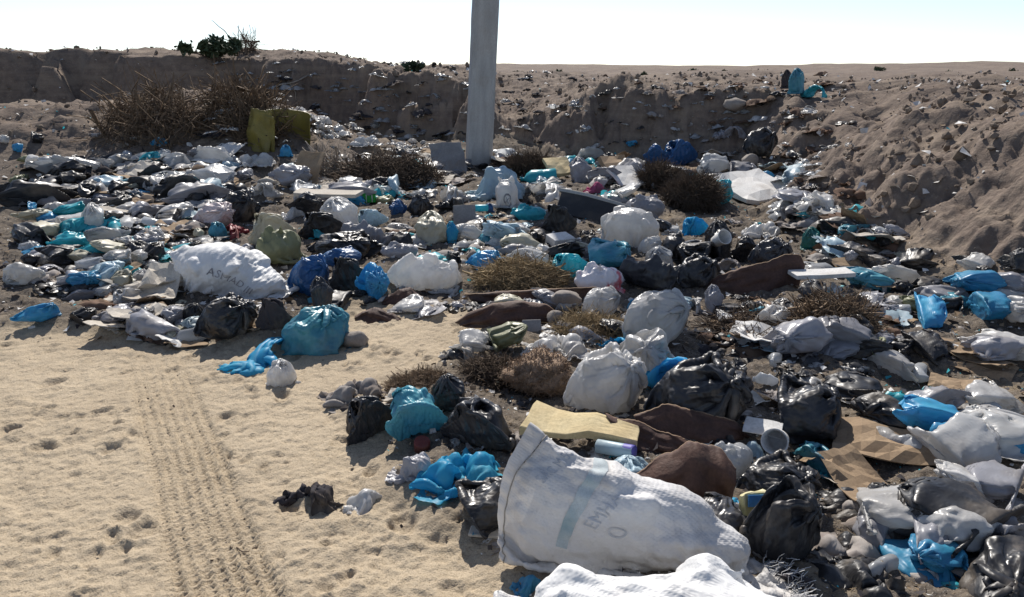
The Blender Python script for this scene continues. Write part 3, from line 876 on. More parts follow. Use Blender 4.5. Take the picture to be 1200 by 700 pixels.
def surf(P, wrap, u, v, off):
    """point of a settled surface at grid position (u, v), off metres above it"""
    nv, nu = P.shape[:2]; n = outward(P, wrap)
    def s(A):
        i = np.floor(u).astype(int); j = np.clip(np.floor(v).astype(int), 0, nv - 2); fu = (u - i)[:, None]; fv = (v - j)[:, None]
        i0 = i % nu; i1 = (i + 1) % nu
        return (A[j, i0] * (1 - fu) + A[j, i1] * fu) * (1 - fv) + (A[j + 1, i0] * (1 - fu) + A[j + 1, i1] * fu) * fv
    return s(P) + s(n) * off

def text_print(parent, P, txt, uc, vc, du, dv, hgt, mat, name, along='v', off=.0025, sgn=1):
    """letters printed on the cloth: flat outlines laid over its surface; along: the way the line of writing runs"""
    cu = bpy.data.curves.new('lettering', 'FONT'); cu.body = txt; cu.size = hgt; cu.align_x = 'CENTER'; cu.align_y = 'CENTER'; cu.resolution_u = 3
    t = bpy.data.objects.new('lettering', cu); me = bpy.data.meshes.new_from_object(t)
    bpy.data.objects.remove(t)
    bm = bmesh.new(); bm.from_mesh(me); bmesh.ops.triangulate(bm, faces=bm.faces[:])
    for _ in range(2):
        long = [e for e in bm.edges if e.calc_length() > .012]
        if long: bmesh.ops.subdivide_edges(bm, edges=long, cuts=1); bmesh.ops.triangulate(bm, faces=bm.faces[:])
    X = np.array([v.co[:] for v in bm.verts]); F = np.array([[v.index for v in f.verts] for f in bm.faces]); bm.free()
    bpy.data.meshes.remove(me)
    n0 = grid_normals(P, True); fl = np.sign((n0 * (P - P.mean((0, 1)))).sum(-1).mean()); a, b = X[:, 0], X[:, 1] * fl
    if along == 'v': u = uc - sgn * b / du; v = vc + sgn * a / dv
    else: u = uc + sgn * a / du; v = vc + sgn * b / dv
    return ob(name, mk(name, surf(P, True, u, v, off), F, M[mat]), parent)

def stripe_print(parent, P, u0, u1, v0, v1, mat, name='printed_stripe', off=.002, ragged=.0, skew=0.):
    n = 60; m = 6
    A, B = np.meshgrid(np.linspace(0, 1, n), np.linspace(0, 1, m))
    w = ragged * pn(A * 7, B * 0, 5)
    u = (u0 + (u1 - u0) * A).ravel(); v = (v0 + (v1 - v0) * B + w + skew * (A - .5)).ravel()
    return ob(name, mk(name, surf(P, True, u, v, off), grid_faces(m, n), M[mat]), parent)

def hero_sack():
    """the big white woven sack: sewn end upright on the left, body sinking to a frayed open mouth on the right"""
    W, Ln, nu, nv = .52, .98, 112, 112
    P, du, dv = tube(W, Ln, nu, nv, 'x', .26, .45)
    P = np.stack([P[..., 0], P[..., 2] - .26, -P[..., 1] + .26], -1)        # flat side upright, seams upright
    t = np.linspace(0, 1, nv)[:, None]
    boxy = np.eye(3)
    bl = [((-.20, .0, .20), (.20, .085, .175), boxy), ((.0, .01, .165), (.27, .115, .15)), ((.16, .0, .10), (.22, .115, .09)), ((-.02, -.06, .24), (.08, .05, .06), boxy), ((-.26, .0, .33), (.10, .06, .10)), ((.12, -.07, .12), (.08, .05, .06), boxy)]
    half = np.minimum(np.arange(nu), nu - np.arange(nu)) / (nu / 2)          # 0 along the top fold, 1 along the bottom fold
    endL = np.stack([-.455 - .03 * np.sin(half * 3.1), .03 - .04 * half, .545 - .53 * half], -1)
    endR = np.stack([.47 + .02 * np.sin(half * 9), .20 - .42 * half, .10 - .08 * half + .02 * np.sin(half * 14)], -1)
    def fix(G, f):
        # the sewn end stands upright with its corner drawn up; the open mouth lies low and wide
        G[0] += (endL - G[0]) * .3
        G[-1] += (endR - G[-1]) * .06
    P = settle(P, True, du, dv, 170, 3, .3, balls=bl, seed=9, pressure=4, fix=fix)
    pr = Proto(P, True, None, (2 * W, Ln), True, .008, 91)
    return pr, W, Ln
HS, HW, HL = hero_sack()

def place_hero():
    q = hit(716, 640)
    P = HS.P
    o = ob('woven_sack', HS.me, None, (q[0] + .085, q[1] - .10, H(q[0], q[1]) - .03), (R(-10), 0, R(-6)), (.96, 1.0, .93), 'big dirty white woven sack with a blue-green stripe and one corner standing up', 'sack', mat=M['woven'])
    nv, nu = P.shape[:2]
    # which way round the tube faces the camera
    nrm = outward(P, True); mid = nrm[nv // 2]; uf = int(np.argmin(mid[:, 1]))
    du, dv = 2 * HW / nu, HL / nv
    up = 1 if P[nv // 2, (uf + 8) % nu, 2] > P[nv // 2, uf, 2] else -1
    k = nu / 224
    stripe_print(o, P, uf - 46 * k, uf + 42 * k, nv * .155, nv * .185, 'stripe', skew=-up * nv * .07, ragged=.7)
    text_print(o, P, 'EMHA', uf - up * 12 * k, nv * .235, du, dv, .046, 'ink', 'printed_letters', 'u', sgn=up)
    text_print(o, P, 'SAC M 50', uf + up * 2 * k, nv * .085, du, dv, .032, 'ink', 'small_print', 'u', sgn=up)
    text_print(o, P, 'O', uf - up * 20 * k, nv * .295, du, dv, .06, 'ink', 'printed_ring', 'u', sgn=up)
    hem = P[4][::2]; hem = np.concatenate([hem, hem[:1]]) + 0
    hem[:, 0] -= .0; o_ = outward(P, True)[4][::2]; hem[:-1] += o_ * .002; hem[-1] = hem[0]
    ob('sewn_seam', strands(hem[None], np.full((1, len(hem)), .0022), 'sewn_seam', M['rag_thread']), o)
    # frayed threads at the open mouth
    rg = np.random.default_rng(4); n = 240
    e = P[-1][rg.integers(0, nu, n)]
    d = rg.normal(size=(n, 3)) * [.5, .6, .6] + [1.0, 0, .35]; d /= np.linalg.norm(d, axis=1, keepdims=True)
    t = np.linspace(0, 1, 5)
    S_ = e[:, None] + d[:, None] * (rg.uniform(.02, .085, n)[:, None] * t)[..., None] + rg.normal(size=(n, 5, 3)) * .004
    S_[..., 2] = np.maximum(S_[..., 2], .01)
    ob('frayed_threads', strands(S_, np.full((n, 5), .0011), 'frayed_threads', M['thread']), o, kind='stuff')
place_hero()

def front_sack():
    P, du, dv = tube(.5, 1.0, 104, 104, 'x', .12, .5)
    bl = lumps(np.random.default_rng(78), 6, (.06, 0, .10), (.36, .16, .11), .04, .08) + [((-.28, 0, .05), (.16, .13, .06))]
    P = settle(P, True, du, dv, 130, 2, .35, balls=bl, seams=(0, -1), seed=3, pressure=3)
    pr = Proto(P, True, None, (1.0, 1.0), True, .0055, 93)
    hz = np.ptp(pr.flat[:, 2])
    ob('woven_sack', pr.me, None, (.35, 1.58, H(.35, 1.58) - .03), (0, 0, R(-5)), (1.0, .8, .235 / hz), 'bright clean white crumpled sack lying against the front of the big striped sack', 'sack', mat=M['woven2'])
front_sack()

# ------------------------------------------------------------------ bags, films and rags: (shape, box in the photograph, material, turn, label)
BAGS = [
 # open sand, near
 ('F2', (590, 672, 648, 700), 'blue', 20, 'scrap of blue film caught under the big striped sack'),
 ('T4', (302, 422, 352, 455), 'white', 10, 'small knotted white bag alone on the open sand'),
 ('F0', (258, 396, 355, 432), 'cyan', 160, 'flattened bright blue bag on sand in front of the large teal bag'),
 ('T3', (318, 358, 420, 413), 'teal', 20, 'large pleated teal bag sitting on the edge of the sand'),
 ('F2', (398, 566, 450, 610), 'white', 60, 'crumpled white bag scrap with its dark shadow on trampled sand'),
 ('F1', (318, 560, 412, 602), 'darkrag', 10, 'strip of black rag half buried in the sand'),
 ('F3', (368, 436, 458, 482), 'rag', 30, 'crumpled pale grey and brown rag lying on the sand edge'),
 ('R1', (402, 460, 460, 516), 'dkgrey', 40, 'dark grey bag leaning on the round teal bag'),
 ('R0', (450, 453, 520, 512), 'teal', 200, 'round shiny teal bag between dark grey bags'),
 ('T2', (503, 436, 550, 486), 'dkgrey', 80, 'upright dark grey bag behind the round teal bag'),
 ('R1', (522, 464, 612, 524), 'dkgrey', -30, 'large dark grey bag beside the cream foam slab'),
 ('O0', (452, 520, 512, 575), 'grey', 170, 'grey plastic bag with open mouth on the sand beside the bright blue bag'),
 ('F3', (474, 518, 594, 582), 'cyan', 12, 'bright sky blue bag torn open over black rubbish'),
 ('R3', (532, 560, 614, 622), 'black', 100, 'black bag in the shade under the torn bright blue bag'),
 ('F1', (560, 500, 645, 535), 'rag', 0, 'twisted grey rag above the peak of the big striped sack'),
 ('F3', (650, 520, 708, 565), 'dkgrey', 70, 'crumpled smoky film behind the big striped sack'),
 ('T4', (698, 536, 770, 575), 'paleblue', 30, 'small pale blue bag tied in a bow behind the big striped sack'),
 ('L0', (815, 512, 892, 562), 'clear', 30, 'crumpled whitish film bag beside the curled brown sheet'),
 ('F2', (860, 508, 898, 552), 'paleblue', 100, 'pale blue strip of film leaning on the white plastic cup'),
 ('R3', (862, 536, 968, 592), 'black', 20, 'shiny wrinkled black bag beside the white cup'),
 ('R1', (872, 570, 975, 660), 'black', 200, 'big shiny black bag next to the printed food packet'),
 ('R0', (802, 582, 886, 645), 'dkgrey', 120, 'smoky ribbed grey bag against the end of the striped sack'),
 ('R3', (902, 443, 990, 515), 'black', 60, 'glossy black bag alone on the bare soil near the right-hand bank'),
 ('F4', (905, 655, 962, 705), 'darkrag', 60, 'dark dirty cloth trodden into the soil below the big black bag'),
 # the white sacks and blue bags in the middle
 ('R3', (664, 406, 764, 484), 'white', 28, 'large white bag with a grey shaded side beside the brown fleece'),
 ('R1', (716, 384, 786, 448), 'white', 140, 'white bag slumped over the large white one, beside the blue film'),
 ('F1', (694, 392, 756, 414), 'cyan', 5, 'bright blue film draped over the slumped white bag'),
 ('F0', (752, 408, 842, 464), 'cyan', 40, 'shiny sky blue film heaped on the big black bag'),
 ('R3', (758, 418, 892, 502), 'black', 15, 'big black bag half covered by sky blue film'),
 ('R0', (734, 338, 814, 404), 'white', 40, 'plump white sack standing alone in front of the dark tangled heap'),
 ('T4', (728, 346, 756, 376), 'blue', 0, 'small blue bag tucked against the plump white sack'),
 ('F3', (602, 388, 696, 418), 'white', 12, 'flat white film spread behind the brown fleece'),
 ('T2', (820, 334, 852, 368), 'grey', 0, 'small lilac grey bag against the long boat-shaped brown sheet'),
 ('F0', (806, 346, 826, 368), 'white', 0, 'small white film scrap beside the lilac grey bag'),
 ('L0', (672, 306, 734, 346), 'stained', 10, 'white bag stained with red beside the turquoise bag'),
 ('R0', (684, 336, 730, 374), 'white', 50, 'crumpled white bag just in front of the red-stained bag'),
 ('R1', (640, 294, 694, 328), 'turq', 20, 'turquoise bag behind the red-stained bag'),
 ('R3', (686, 280, 740, 314), 'teal', 70, 'slate blue bag behind the red-stained bag'),
 ('R0', (546, 292, 594, 320), 'blue', 10, 'blue bag beside the long grey white sack'),
 ('S2', (450, 294, 550, 342), 'white', -6, 'long smooth grey white sack lying on the sand edge'),
 ('R2', (420, 310, 462, 352), 'blue', 30, 'bright blue bag standing at the end of the long grey white sack'),
 ('R1', (384, 298, 434, 342), 'black', 10, 'black bag between the two blue bags'),
 ('R0', (342, 298, 390, 346), 'dkblue', 40, 'rounded deep blue bag on the sand beside the white lettered sack'),
 ('L1', (374, 288, 424, 314), 'dkblue', 10, 'deep blue bag lying behind the black bag'),
 ('T2', (358, 325, 394, 364), 'dkgrey', 10, 'small dark bag knotted upright on the sand'),
 ('L0', (296, 262, 358, 310), 'olive', 60, 'olive green bag beside the white lettered sack'),
 ('R1', (292, 246, 344, 286), 'cream', 20, 'cream bag right behind the olive green bag'),
 ('R0', (228, 236, 280, 266), 'pinkwhite', 20, 'pinkish white bag beside the red scrap'),
 ('T4', (238, 260, 268, 282), 'teal', 20, 'small teal bag behind the white lettered sack'),
 ('F0', (260, 260, 292, 280), 'red', 20, 'crumpled dark red scrap between the pinkish and cream bags'),
 ('R1', (350, 246, 404, 278), 'black', 20, 'black bag behind the cream bag with teal film under it'),
 ('F1', (348, 264, 384, 282), 'turq', 20, 'turquoise film under the edge of a black bag'),
 ('R3', (356, 270, 448, 304), 'black', 0, 'broad black bag behind the deep blue bags'),
 ('L2', (398, 256, 456, 292), 'grey', -15, 'grey bag lying on the broad black bag'),
 ('T2', (372, 232, 424, 266), 'white', 50, 'peaked white bag beside the pale plank'),
 ('R1', (416, 243, 452, 266), 'paleblue', 30, 'pale blue bag beside the peaked white bag'),
 ('F2', (326, 240, 360, 258), 'white', 30, 'small silvery white film between black bags'),
 ('R0', (258, 222, 304, 262), 'black', 30, 'black bag behind the cream bag, under white boards'),
 ('R4', (338, 224, 384, 254), 'black', 0, 'black bag under the pale plank'),
 ('R2', (454, 234, 476, 254), 'dkblue', 0, 'tiny navy bag near the green plastic box'),
 ('R1', (300, 340, 345, 394), 'darkrag', 0, 'dark navy cloth bundle in the shade of the white lettered sack'),
 ('R3', (236, 345, 300, 396), 'black', 50, 'black bag in the shade of the white lettered sack'),
 ('F0', (250, 360, 294, 392), 'clear', 50, 'pale see-through film in front of the shaded black bag'),
 ('T0', (486, 248, 526, 284), 'cream', 80, 'pale yellow white bag near the grey board'),
 ('T2', (518, 260, 540, 286), 'cyan', 0, 'small sky blue bag beside the pale yellow white bag'),
 ('L0', (446, 282, 492, 304), 'grey', 10, 'pale grey bag behind the long grey white sack'),
 ('R3', (476, 222, 508, 258), 'dkgrey', 0, 'dark grey bag in the shade beside the pale yellow white bag'),
 # around the printed bags under the pole
 ('O0', (540, 194, 616, 234), 'paleblue', 190, 'big pale blue white bag with its mouth open under the pole'),
 ('F4', (606, 204, 630, 236), 'white', 80, 'creased white film beside the printed white bag'),
 ('F0', (514, 214, 552, 242), 'white', 0, 'white film scrap beside the big pale blue bag'),
 ('T4', (520, 218, 540, 234), 'turq', 0, 'small turquoise bag left by the white film scrap'),
 ('F1', (508, 226, 554, 252), 'black', 0, 'black netting heaped in front of the big pale blue bag'),
 ('L0', (598, 238, 642, 260), 'turq', 5, 'turquoise rolled bag beside the dark tilted board'),
 ('T4', (564, 236, 580, 252), 'dkblue', 0, 'tiny dark blue bag in front of the printed white bag'),
 ('F0', (622, 210, 674, 234), 'white', 0, 'crumpled white film behind the dark tilted board'),
 ('R1', (634, 238, 676, 274), 'black', 0, 'black bag leaning on the dark tilted board'),
 ('T2', (660, 184, 698, 214), 'grey', 0, 'grey net bag at the foot of the bank beside the yellow carton'),
 ('F2', (682, 210, 714, 230), 'pink', 0, 'pink cloth behind the dark tilted board'),
 ('S1', (702, 243, 774, 290), 'white', -20, 'plump grey white sack with a green stick, beside the dark tilted board'),
 ('L1', (728, 226, 780, 260), 'grey', -20, 'smooth blue grey bag in front of the brown bristly bush'),
 ('F1', (744, 240, 770, 258), 'turq', 0, 'turquoise ribbon of film on the smooth blue grey bag'),
 ('R0', (828, 206, 862, 244), 'turq', 0, 'vivid turquoise bag against the tilted white slab'),
 ('R1', (796, 252, 830, 278), 'cyan', 30, 'sky blue bag in front of the bristly brown bushes'),
 ('F3', (858, 248, 922, 290), 'white', 20, 'white sheet spread on the foot of the right-hand bank'),
 ('R0', (750, 276, 778, 300), 'white', 30, 'small white bag, upper of two, beside the plump grey white sack'),
 ('T2', (756, 288, 790, 312), 'clear', 70, 'small whitish bag, lower of two, beside the plump grey white sack'),
 ('L1', (766, 270, 814, 304), 'dkgrey', 70, 'dark grey bag beside the two small white bags'),
 ('R1', (788, 278, 840, 314), 'black', 70, 'dusty black bag beside the white cup lying down'),
 ('T2', (818, 258, 866, 302), 'black', 10, 'tall black bag near the sky blue bag'),
 ('R4', (852, 276, 892, 308), 'black', 10, 'black bag in front of the white sheet'),
 ('R3', (878, 278, 932, 314), 'dkgrey', 10, 'dark grey pleated bag above the long boat-shaped brown sheet'),
 ('L2', (726, 296, 808, 344), 'dkgrey', -8, 'long dark grey bag behind the plump white sack'),
 ('R3', (792, 298, 846, 338), 'black', 40, 'black bag at the end of the long boat-shaped brown sheet'),
 ('F0', (836, 300, 870, 322), 'rag', 40, 'grey cloth on top of the long boat-shaped brown sheet'),
 ('T2', (938, 266, 964, 294), 'green', 40, 'dark green bag on the right-hand slope'),
 # on the bank
 ('R1', (774, 162, 816, 194), 'dkblue', 30, 'deep blue bag lying on the bank slope'),
 ('R4', (752, 168, 782, 194), 'dkblue', 0, 'smaller deep blue bag beside the other on the bank slope'),
 ('F1', (832, 142, 876, 170), 'grey', 30, 'grey cloth hanging on the bank slope'),
 ('R3', (872, 150, 912, 182), 'black', 30, 'black bundle on the slope of the bank'),
 ('T2', (922, 80, 946, 110), 'teal', 30, 'teal bag standing on the crest of the bank'),
 ('T2', (914, 82, 930, 104), 'darkrag', 30, 'dark bundle beside the teal bag on the crest'),
 ('F0', (942, 98, 966, 116), 'turq', 30, 'turquoise film caught on the crest of the bank'),
 # far left
 ('T4', (324, 168, 344, 186), 'blue', 0, 'small blue bag in front of the broken olive drum'),
 ('T4', (398, 192, 420, 210), 'turq', 0, 'small light turquoise bag by the dark dry brush'),
 ('F3', (270, 174, 322, 200), 'white', 0, 'peaked grey white film at the foot of the brush mound'),
 ('F1', (278, 202, 330, 244), 'white', 30, 'white creased sheets spread over a black bag'),
 ('F3', (404, 150, 450, 180), 'clear', 30, 'whitish film on the dark hump below the bank'),
]
for key, box, mat, yaw, label in BAGS:
    nm = NAMES[key[0]]
    cat = 'plastic bag' if key[0] in 'TRLO' else 'plastic film' if key[0] == 'F' else 'sack'
    if mat in ('rag', 'darkrag', 'brownrag', 'pink') and key[0] == 'F': nm, cat = 'rag', 'rag'
    if mat == 'darkrag' and key[0] in 'TR': nm, cat = 'cloth_bundle', 'bundle'
    if 'bundle' in label and mat == 'black': nm, cat = 'cloth_bundle', 'bundle'
    tied(nm, key, box, mat, R(yaw), label, cat)

# lettered white sack on the left and the printed bag under the pole
def lettered():
    P, du, dv = tube(.52, .82, 96, 96, 'x', .18, .5)
    bl = lumps(np.random.default_rng(79), 5, (-.05, 0, .15), (.27, .17, .15), .04, .07) + [((.2, 0, .07), (.16, .13, .075))]
    P = settle(P, True, du, dv, 130, 2, .35, balls=bl, seams=(0, -1), seed=21, pressure=4)
    pr = Proto(P, True, None, (1.04, .82), True, .010, 95)
    loc, sc, dist = fit(pr.flat, (196, 278, 346, 352), R(-14), 0, .85)
    o = ob('woven_sack', pr.me, None, loc, (0, 0, R(-14)), sc, 'big white sack with a line of dark lettering beside the olive green bag', 'sack', mat=M['woven2'])
    P = pr.P; nv, nu = P.shape[:2]
    mid = outward(P, True)[nv // 2]; uf = int(np.argmin(mid[:, 1] - .5 * mid[:, 2]))
    up = 1 if P[nv // 2, (uf + 8) % nu, 2] > P[nv // 2, uf, 2] else -1
    text_print(o, P, 'ASMAD III', uf + up * nu * .11, nv * .46, 1.04 / nu, .82 / nv, .055, 'darkink', 'dark_lettering', 'v', off=.004, sgn=1)
lettered()

def printed_bag():
    o = tied('printed_bag', 'L1', (572, 206, 616, 244), 'white', R(95), 'white rice bag with a dark round emblem under the pole', 'plastic bag')
    # the emblem is a ring and bars printed on the side that faces the open ground
    P = PR['L1'].P; nv, nu = P.shape[:2]
    n = outward(P, True)[nv // 2]; yaw = R(95)
    wy = n[:, 0] * math.sin(yaw) + n[:, 1] * math.cos(yaw); uf = int(np.argmin(wy))
    text_print(o, P, 'O', uf, nv * .5, .9 / nu, .55 / nv, .16, 'darkink', 'printed_emblem', 'u', off=.006)
    text_print(o, P, 'X', uf, nv * .5, .9 / nu, .55 / nv, .07, 'darkink', 'emblem_mark', 'u', off=.006)
printed_bag()

# ------------------------------------------------------------------ stiff brown sheets like dried leather
standing((532, 350, 660, 384), [(0, .12), (.15, .5), (.35, .85), (.6, 1.0), (.85, .75), (1, .3)], .10, 'low curled dark brown leathery sheet standing in front of the dry straw heap', 3, lean=.5, roll=.9)
standing((546, 336, 700, 358), [(0, .6), (.3, .8), (.6, .9), (1, .95)], .03, 'long straight dark brown leathery sheet right behind the low curled one', 4, lean=.3, roll=.3)
standing((818, 300, 944, 346), [(0, .12), (.2, .45), (.5, .75), (.8, 1.0), (.95, .95), (1, .7)], .12, 'long boat-shaped brown leathery sheet among black bags', 5, lean=.35, roll=.5, yaw=R(-8))
standing((752, 478, 892, 530), [(0, .75), (.25, 1.0), (.6, .85), (.9, .5), (1, .2)], .10, 'broad dark brown leathery sheet in front of the big black bag', 6, lean=.55, roll=.6, yaw=R(10))
standing((724, 484, 824, 536), [(0, 1.0), (.4, .75), (.8, .4), (1, .2)], .06, 'narrow brown leathery strip beside the cream foam slab', 7, lean=.7, roll=.7, yaw=R(14))
standing((736, 534, 866, 604), [(0, .35), (.25, .7), (.55, 1.0), (.85, .95), (1, .6)], .16, 'thick rolled-over brown leathery sheet beside the smoky ribbed bag', 8, lean=.35, roll=1.9, yaw=R(-6), th=.009)
standing((412, 354, 468, 384), [(0, .5), (.4, 1.0), (.8, .7), (1, .4)], .1, 'small crumpled brown leathery piece on the sand', 9, lean=.7, roll=1.6, mat='hide')
standing((444, 334, 494, 362), [(0, .4), (.4, .9), (.7, 1.0), (1, .5)], .14, 'small brown leathery curl beside the long grey white sack', 10, lean=.5, roll=2.2, mat='hide')

# ------------------------------------------------------------------ brown fleece and bristly bushes
def fleece(box, label, name, seed, hair, hmat, cat, core='fleece', hl=.05, nh=5200, hr=.0016, curl=.6):
    x0, y0, x1, y1 = box
    q = hit((x0 + x1) / 2, y0 * .4 + y1 * .6); W = size(x1 - x0, q); Hh = size(y1 - y0, q) * .86
    V, F = ico(4)
    V = V * (1 + .32 * f3(V * 1.7 + seed, 3, seed)[:, None] + .06 * f3(V * 7 + seed, 2, seed + 3)[:, None])
    V = V * np.array([W / 2, W * .36, Hh / 2]) / np.abs(V).max(0)
    o = raw(name, mk(name, V, F, M[core]), (q[0], q[1], H(q[0], q[1]) + Hh * .40), 0, label, cat)
    rg = np.random.default_rng(seed)
    i = rg.integers(0, len(V), nh); n = V[i] / np.array([W / 2, W * .36, Hh / 2]) ** 2; n /= np.linalg.norm(n, axis=1, keepdims=True)
    d = n * .9 + rg.normal(size=(nh, 3)) * curl; d /= np.linalg.norm(d, axis=1, keepdims=True)
    t = np.linspace(0, 1, 4); L_ = hl * rg.uniform(.4, 1.3, nh)
    base = V[i] + rg.normal(size=(nh, 3)) * W * .012
    b = rg.normal(size=(nh, 3)) * curl
    P = base[:, None] + d[:, None] * (L_[:, None] * t)[..., None] + b[:, None] * (L_[:, None] * t ** 2)[..., None] * .6
    ob(hair, strands(P, hr * np.linspace(1.2, .4, 4)[None] * rg.uniform(.6, 1.4, nh)[:, None], hair, M[hmat]), o, kind='stuff')
    return o
fleece((586, 420, 676, 484), 'matted brown fleece beside the large white bag with a grey side', 'sheep_fleece', 4, 'wool', 'fleece', 'fleece', hl=.011, nh=4500, hr=.0024, curl=1.3)
fleece((742, 202, 798, 240), 'round bristly brown bush behind the smooth blue grey bag', 'bristly_bush', 5, 'bristles', 'darktwig', 'bush', 'darktwig', hl=.10, hr=.004)
fleece((780, 216, 842, 262), 'larger round bristly brown bush beside the tilted white slab', 'bristly_bush', 6, 'bristles', 'darktwig', 'bush', 'darktwig', hl=.10, hr=.004)
fleece((596, 192, 646, 214), 'dark hairy tuft at the foot of the bank behind the printed white bag', 'hairy_tuft', 7, 'hair', 'darktwig', 'tuft', 'darktwig', hl=.14, hr=.004)

# ------------------------------------------------------------------ boards, boxes, planks
board('foam_slab', (618, 486, 748, 530), 'foam', 'cream foam slab lying in front of the brown fleece', 'foam slab', R(-18), .05, R(6), .06, depth=.17, amp=.02, seed=3)
for v in bpy.data.objects['foam_slab'].data.vertices:
    t = v.co.x / .2; v.co.y = v.co.y * (1 - .35 * t) + .010 * math.sin(v.co.x * 23) + .006 * math.sin(v.co.x * 83); v.co.z = v.co.z * (.75 + .2 * math.sin(v.co.x * 17)) + .01 * math.sin(v.co.x * 12)
board('white_slab', (846, 206, 916, 252), 'whitecard', 'tilted thick white slab with a brown edge on the foot of the bank', 'slab', R(22), .05, R(14), .04, depth=.8, amp=.04, seed=4, roll=R(-6))
o = board('dark_board', (650, 226, 732, 262), 'darkboard', 'dark tilted board with a pale top edge near the printed white bag', 'board', R(-24), .06, R(62), -.03, depth=.25, amp=.006, seed=5, roll=R(10))
for v in o.data.vertices: v.co.z -= .35 * v.co.x ** 2
pe = ob('pale_edge', box_mesh('pale_edge', .80, .035, .07, M['paleedge'], amp=.003, bev=.003, seed=8), o, (0, .13, 0))
for v in pe.data.vertices: v.co.z -= .35 * v.co.x ** 2
board('grey_board', (532, 242, 558, 272), 'greycard', 'small upright grey board beside the pale yellow white bag', 'board', R(10), .015, R(70), .0, depth=.26, amp=.006, seed=6)
tied('white_board', 'F3', (560, 270, 622, 292), 'whitecard', R(15), 'long flat white board behind the blue bag', 'board')
tied('cardboard', 'F1', (600, 288, 646, 306), 'palecard', R(15), 'pale cardboard flap behind the dry straw heap', 'cardboard')
board('white_carton', (642, 282, 670, 300), 'whitecard', 'small white carton behind the turquoise bag', 'carton', R(30), .10, R(10), .03, depth=.16, amp=.01, seed=9)
board('wooden_plank', (572, 260, 604, 274), 'wood', 'short pale wooden plank lying behind the long white board', 'plank', R(28), .025, R(6), .06, depth=.07, amp=.004, seed=10)
board('wooden_plank', (598, 256, 626, 292), 'wood', 'dark narrow wooden plank slanting beside the long white board', 'plank', R(-62), .03, R(4), .08, depth=.06, amp=.004, seed=11)
board('yellow_carton', (638, 194, 670, 214), 'foam', 'yellowish carton at the foot of the bank beside the grey net bag', 'carton', R(20), .05, R(30), .05, depth=.35, amp=.02, seed=12)
board('orange_carton', (704, 194, 742, 220), 'card', 'torn orange brown carton behind the white box lid', 'carton', R(35), .06, R(40), .06, depth=.4, amp=.03, seed=13)
board('white_flap', (714, 203, 754, 228), 'whitecard', 'white box lid with a dark edge in front of the orange brown carton', 'box lid', R(30), .04, R(25), .06, depth=.42, amp=.015, seed=14)
board('white_plank', (926, 313, 1000, 332), 'whitecard', 'clean white plank at the end of the long boat-shaped brown sheet', 'plank', R(10), .03, R(4), .12, depth=.13, amp=.004, seed=15)
board('pale_plank', (346, 220, 424, 238), 'palecard', 'long pale beige plank lying over black bags', 'plank', R(-12), .04, R(6), .22, depth=.20, amp=.012, seed=16)
tied('beige_board', 'F3', (300, 196, 374, 216), 'palecard', R(15), 'worn beige board behind the white creased sheets', 'board')
board('folded_cardboard', (342, 184, 382, 218), 'card', 'folded brown cardboard standing among dry twigs', 'cardboard', R(-30), .012, R(58), .04, depth=.5, amp=.03, seed=18)
board('folded_cardboard', (505, 170, 545, 205), 'greycard', 'dark grey cardboard leaning by the pole', 'cardboard', R(18), .012, R(62), .0, depth=.5, amp=.03, seed=19)
board('broken_board', (550, 615, 594, 632), 'palecard', 'short pale strip of board on shaded sand under the black bag', 'board', R(-10), .012, R(3), .01, depth=.05, amp=.004, seed=20)
tied('pale_cardboard', 'F1', (512, 396, 566, 430), 'palecard', R(15), 'crumpled pale cardboard on the sand beside dark brush', 'cardboard')
board('white_paper', (874, 494, 914, 514), 'whitecard', 'white sheet of board beside the broad dark brown sheet', 'board', R(-25), .006, R(12), .06, amp=.012, seed=22)
board('small_tile', (612, 374, 634, 390), 'greycard', 'small grey green tile in front of the low curled brown sheet', 'tile', R(5), .015, R(50), .0, depth=.08, amp=.002, seed=23)
tied('flat_cardboard', 'F4', (500, 254, 534, 268), 'card', R(15), 'brown cardboard flap behind the pale yellow white bag', 'cardboard')

# ------------------------------------------------------------------ broken olive drum
def drum():
    q = hit(338, 178); z = H(q[0], q[1])
    r, h = .36, .62
    prof = [(r * .88, 0), (r * .93, .04), (r, .10), (r * 1.0, .24), (r * 1.03, .27), (r * 1.0, .30), (r * 1.0, h - .06), (r * 1.05, h - .03), (r * 1.02, h)]
    P = lathe(prof, 60, R(235), .03, 4)
    V, F = shell(P, .012)
    o = raw('broken_drum', mk('broken_drum', V, F, M['oliveplastic']), (q[0] - .1, q[1] + .25, z - .04), R(22), 'broken olive plastic drum standing open at the foot of the brush mound', 'drum', rx=R(8), ry=R(4))
    a, b = np.meshgrid(np.linspace(-.5, .5, 16), np.linspace(0, 1, 18))
    Q = np.stack([a * .42, -.10 * np.cos(a * 2) + .06 * pn(a * 3, b * 3, 3), b * .68 + .04 * pn(a * 6, b * 0, 5)], -1)
    V, F = shell(Q, .012)
    o2 = ob('torn_panel', mk('torn_panel', V, F, M['oliveplastic']), o, (-.42, -.12, 0), (R(-8), 0, R(-40)))
drum()

def crate():
    q = hit(433, 239); z = H(q[0], q[1]); w = size(15, q); root = ob('green_box', None, None, (q[0], q[1], z + .02), (0, 0, R(12)), None, 'small bright green plastic box by the dark dry brush', 'box')
    ob('box_body', box_mesh('box_body', w, w * .7, w * .66, M['greenplastic'], amp=.002, bev=.006), root, (0, 0, w * .33))
    ob('box_lid', box_mesh('box_lid', w * 1.06, w * .76, w * .12, M['greenplastic'], amp=.002, bev=.006), root, (0, 0, w * .72), (R(4), 0, 0))
    for s in (-1, 1): ob('box_rib', box_mesh('box_rib', w * .06, w * .06, w * .6, M['cup'], amp=.001, bev=.002), root, (s * w * .22, -w * .36, w * .33))
crate()

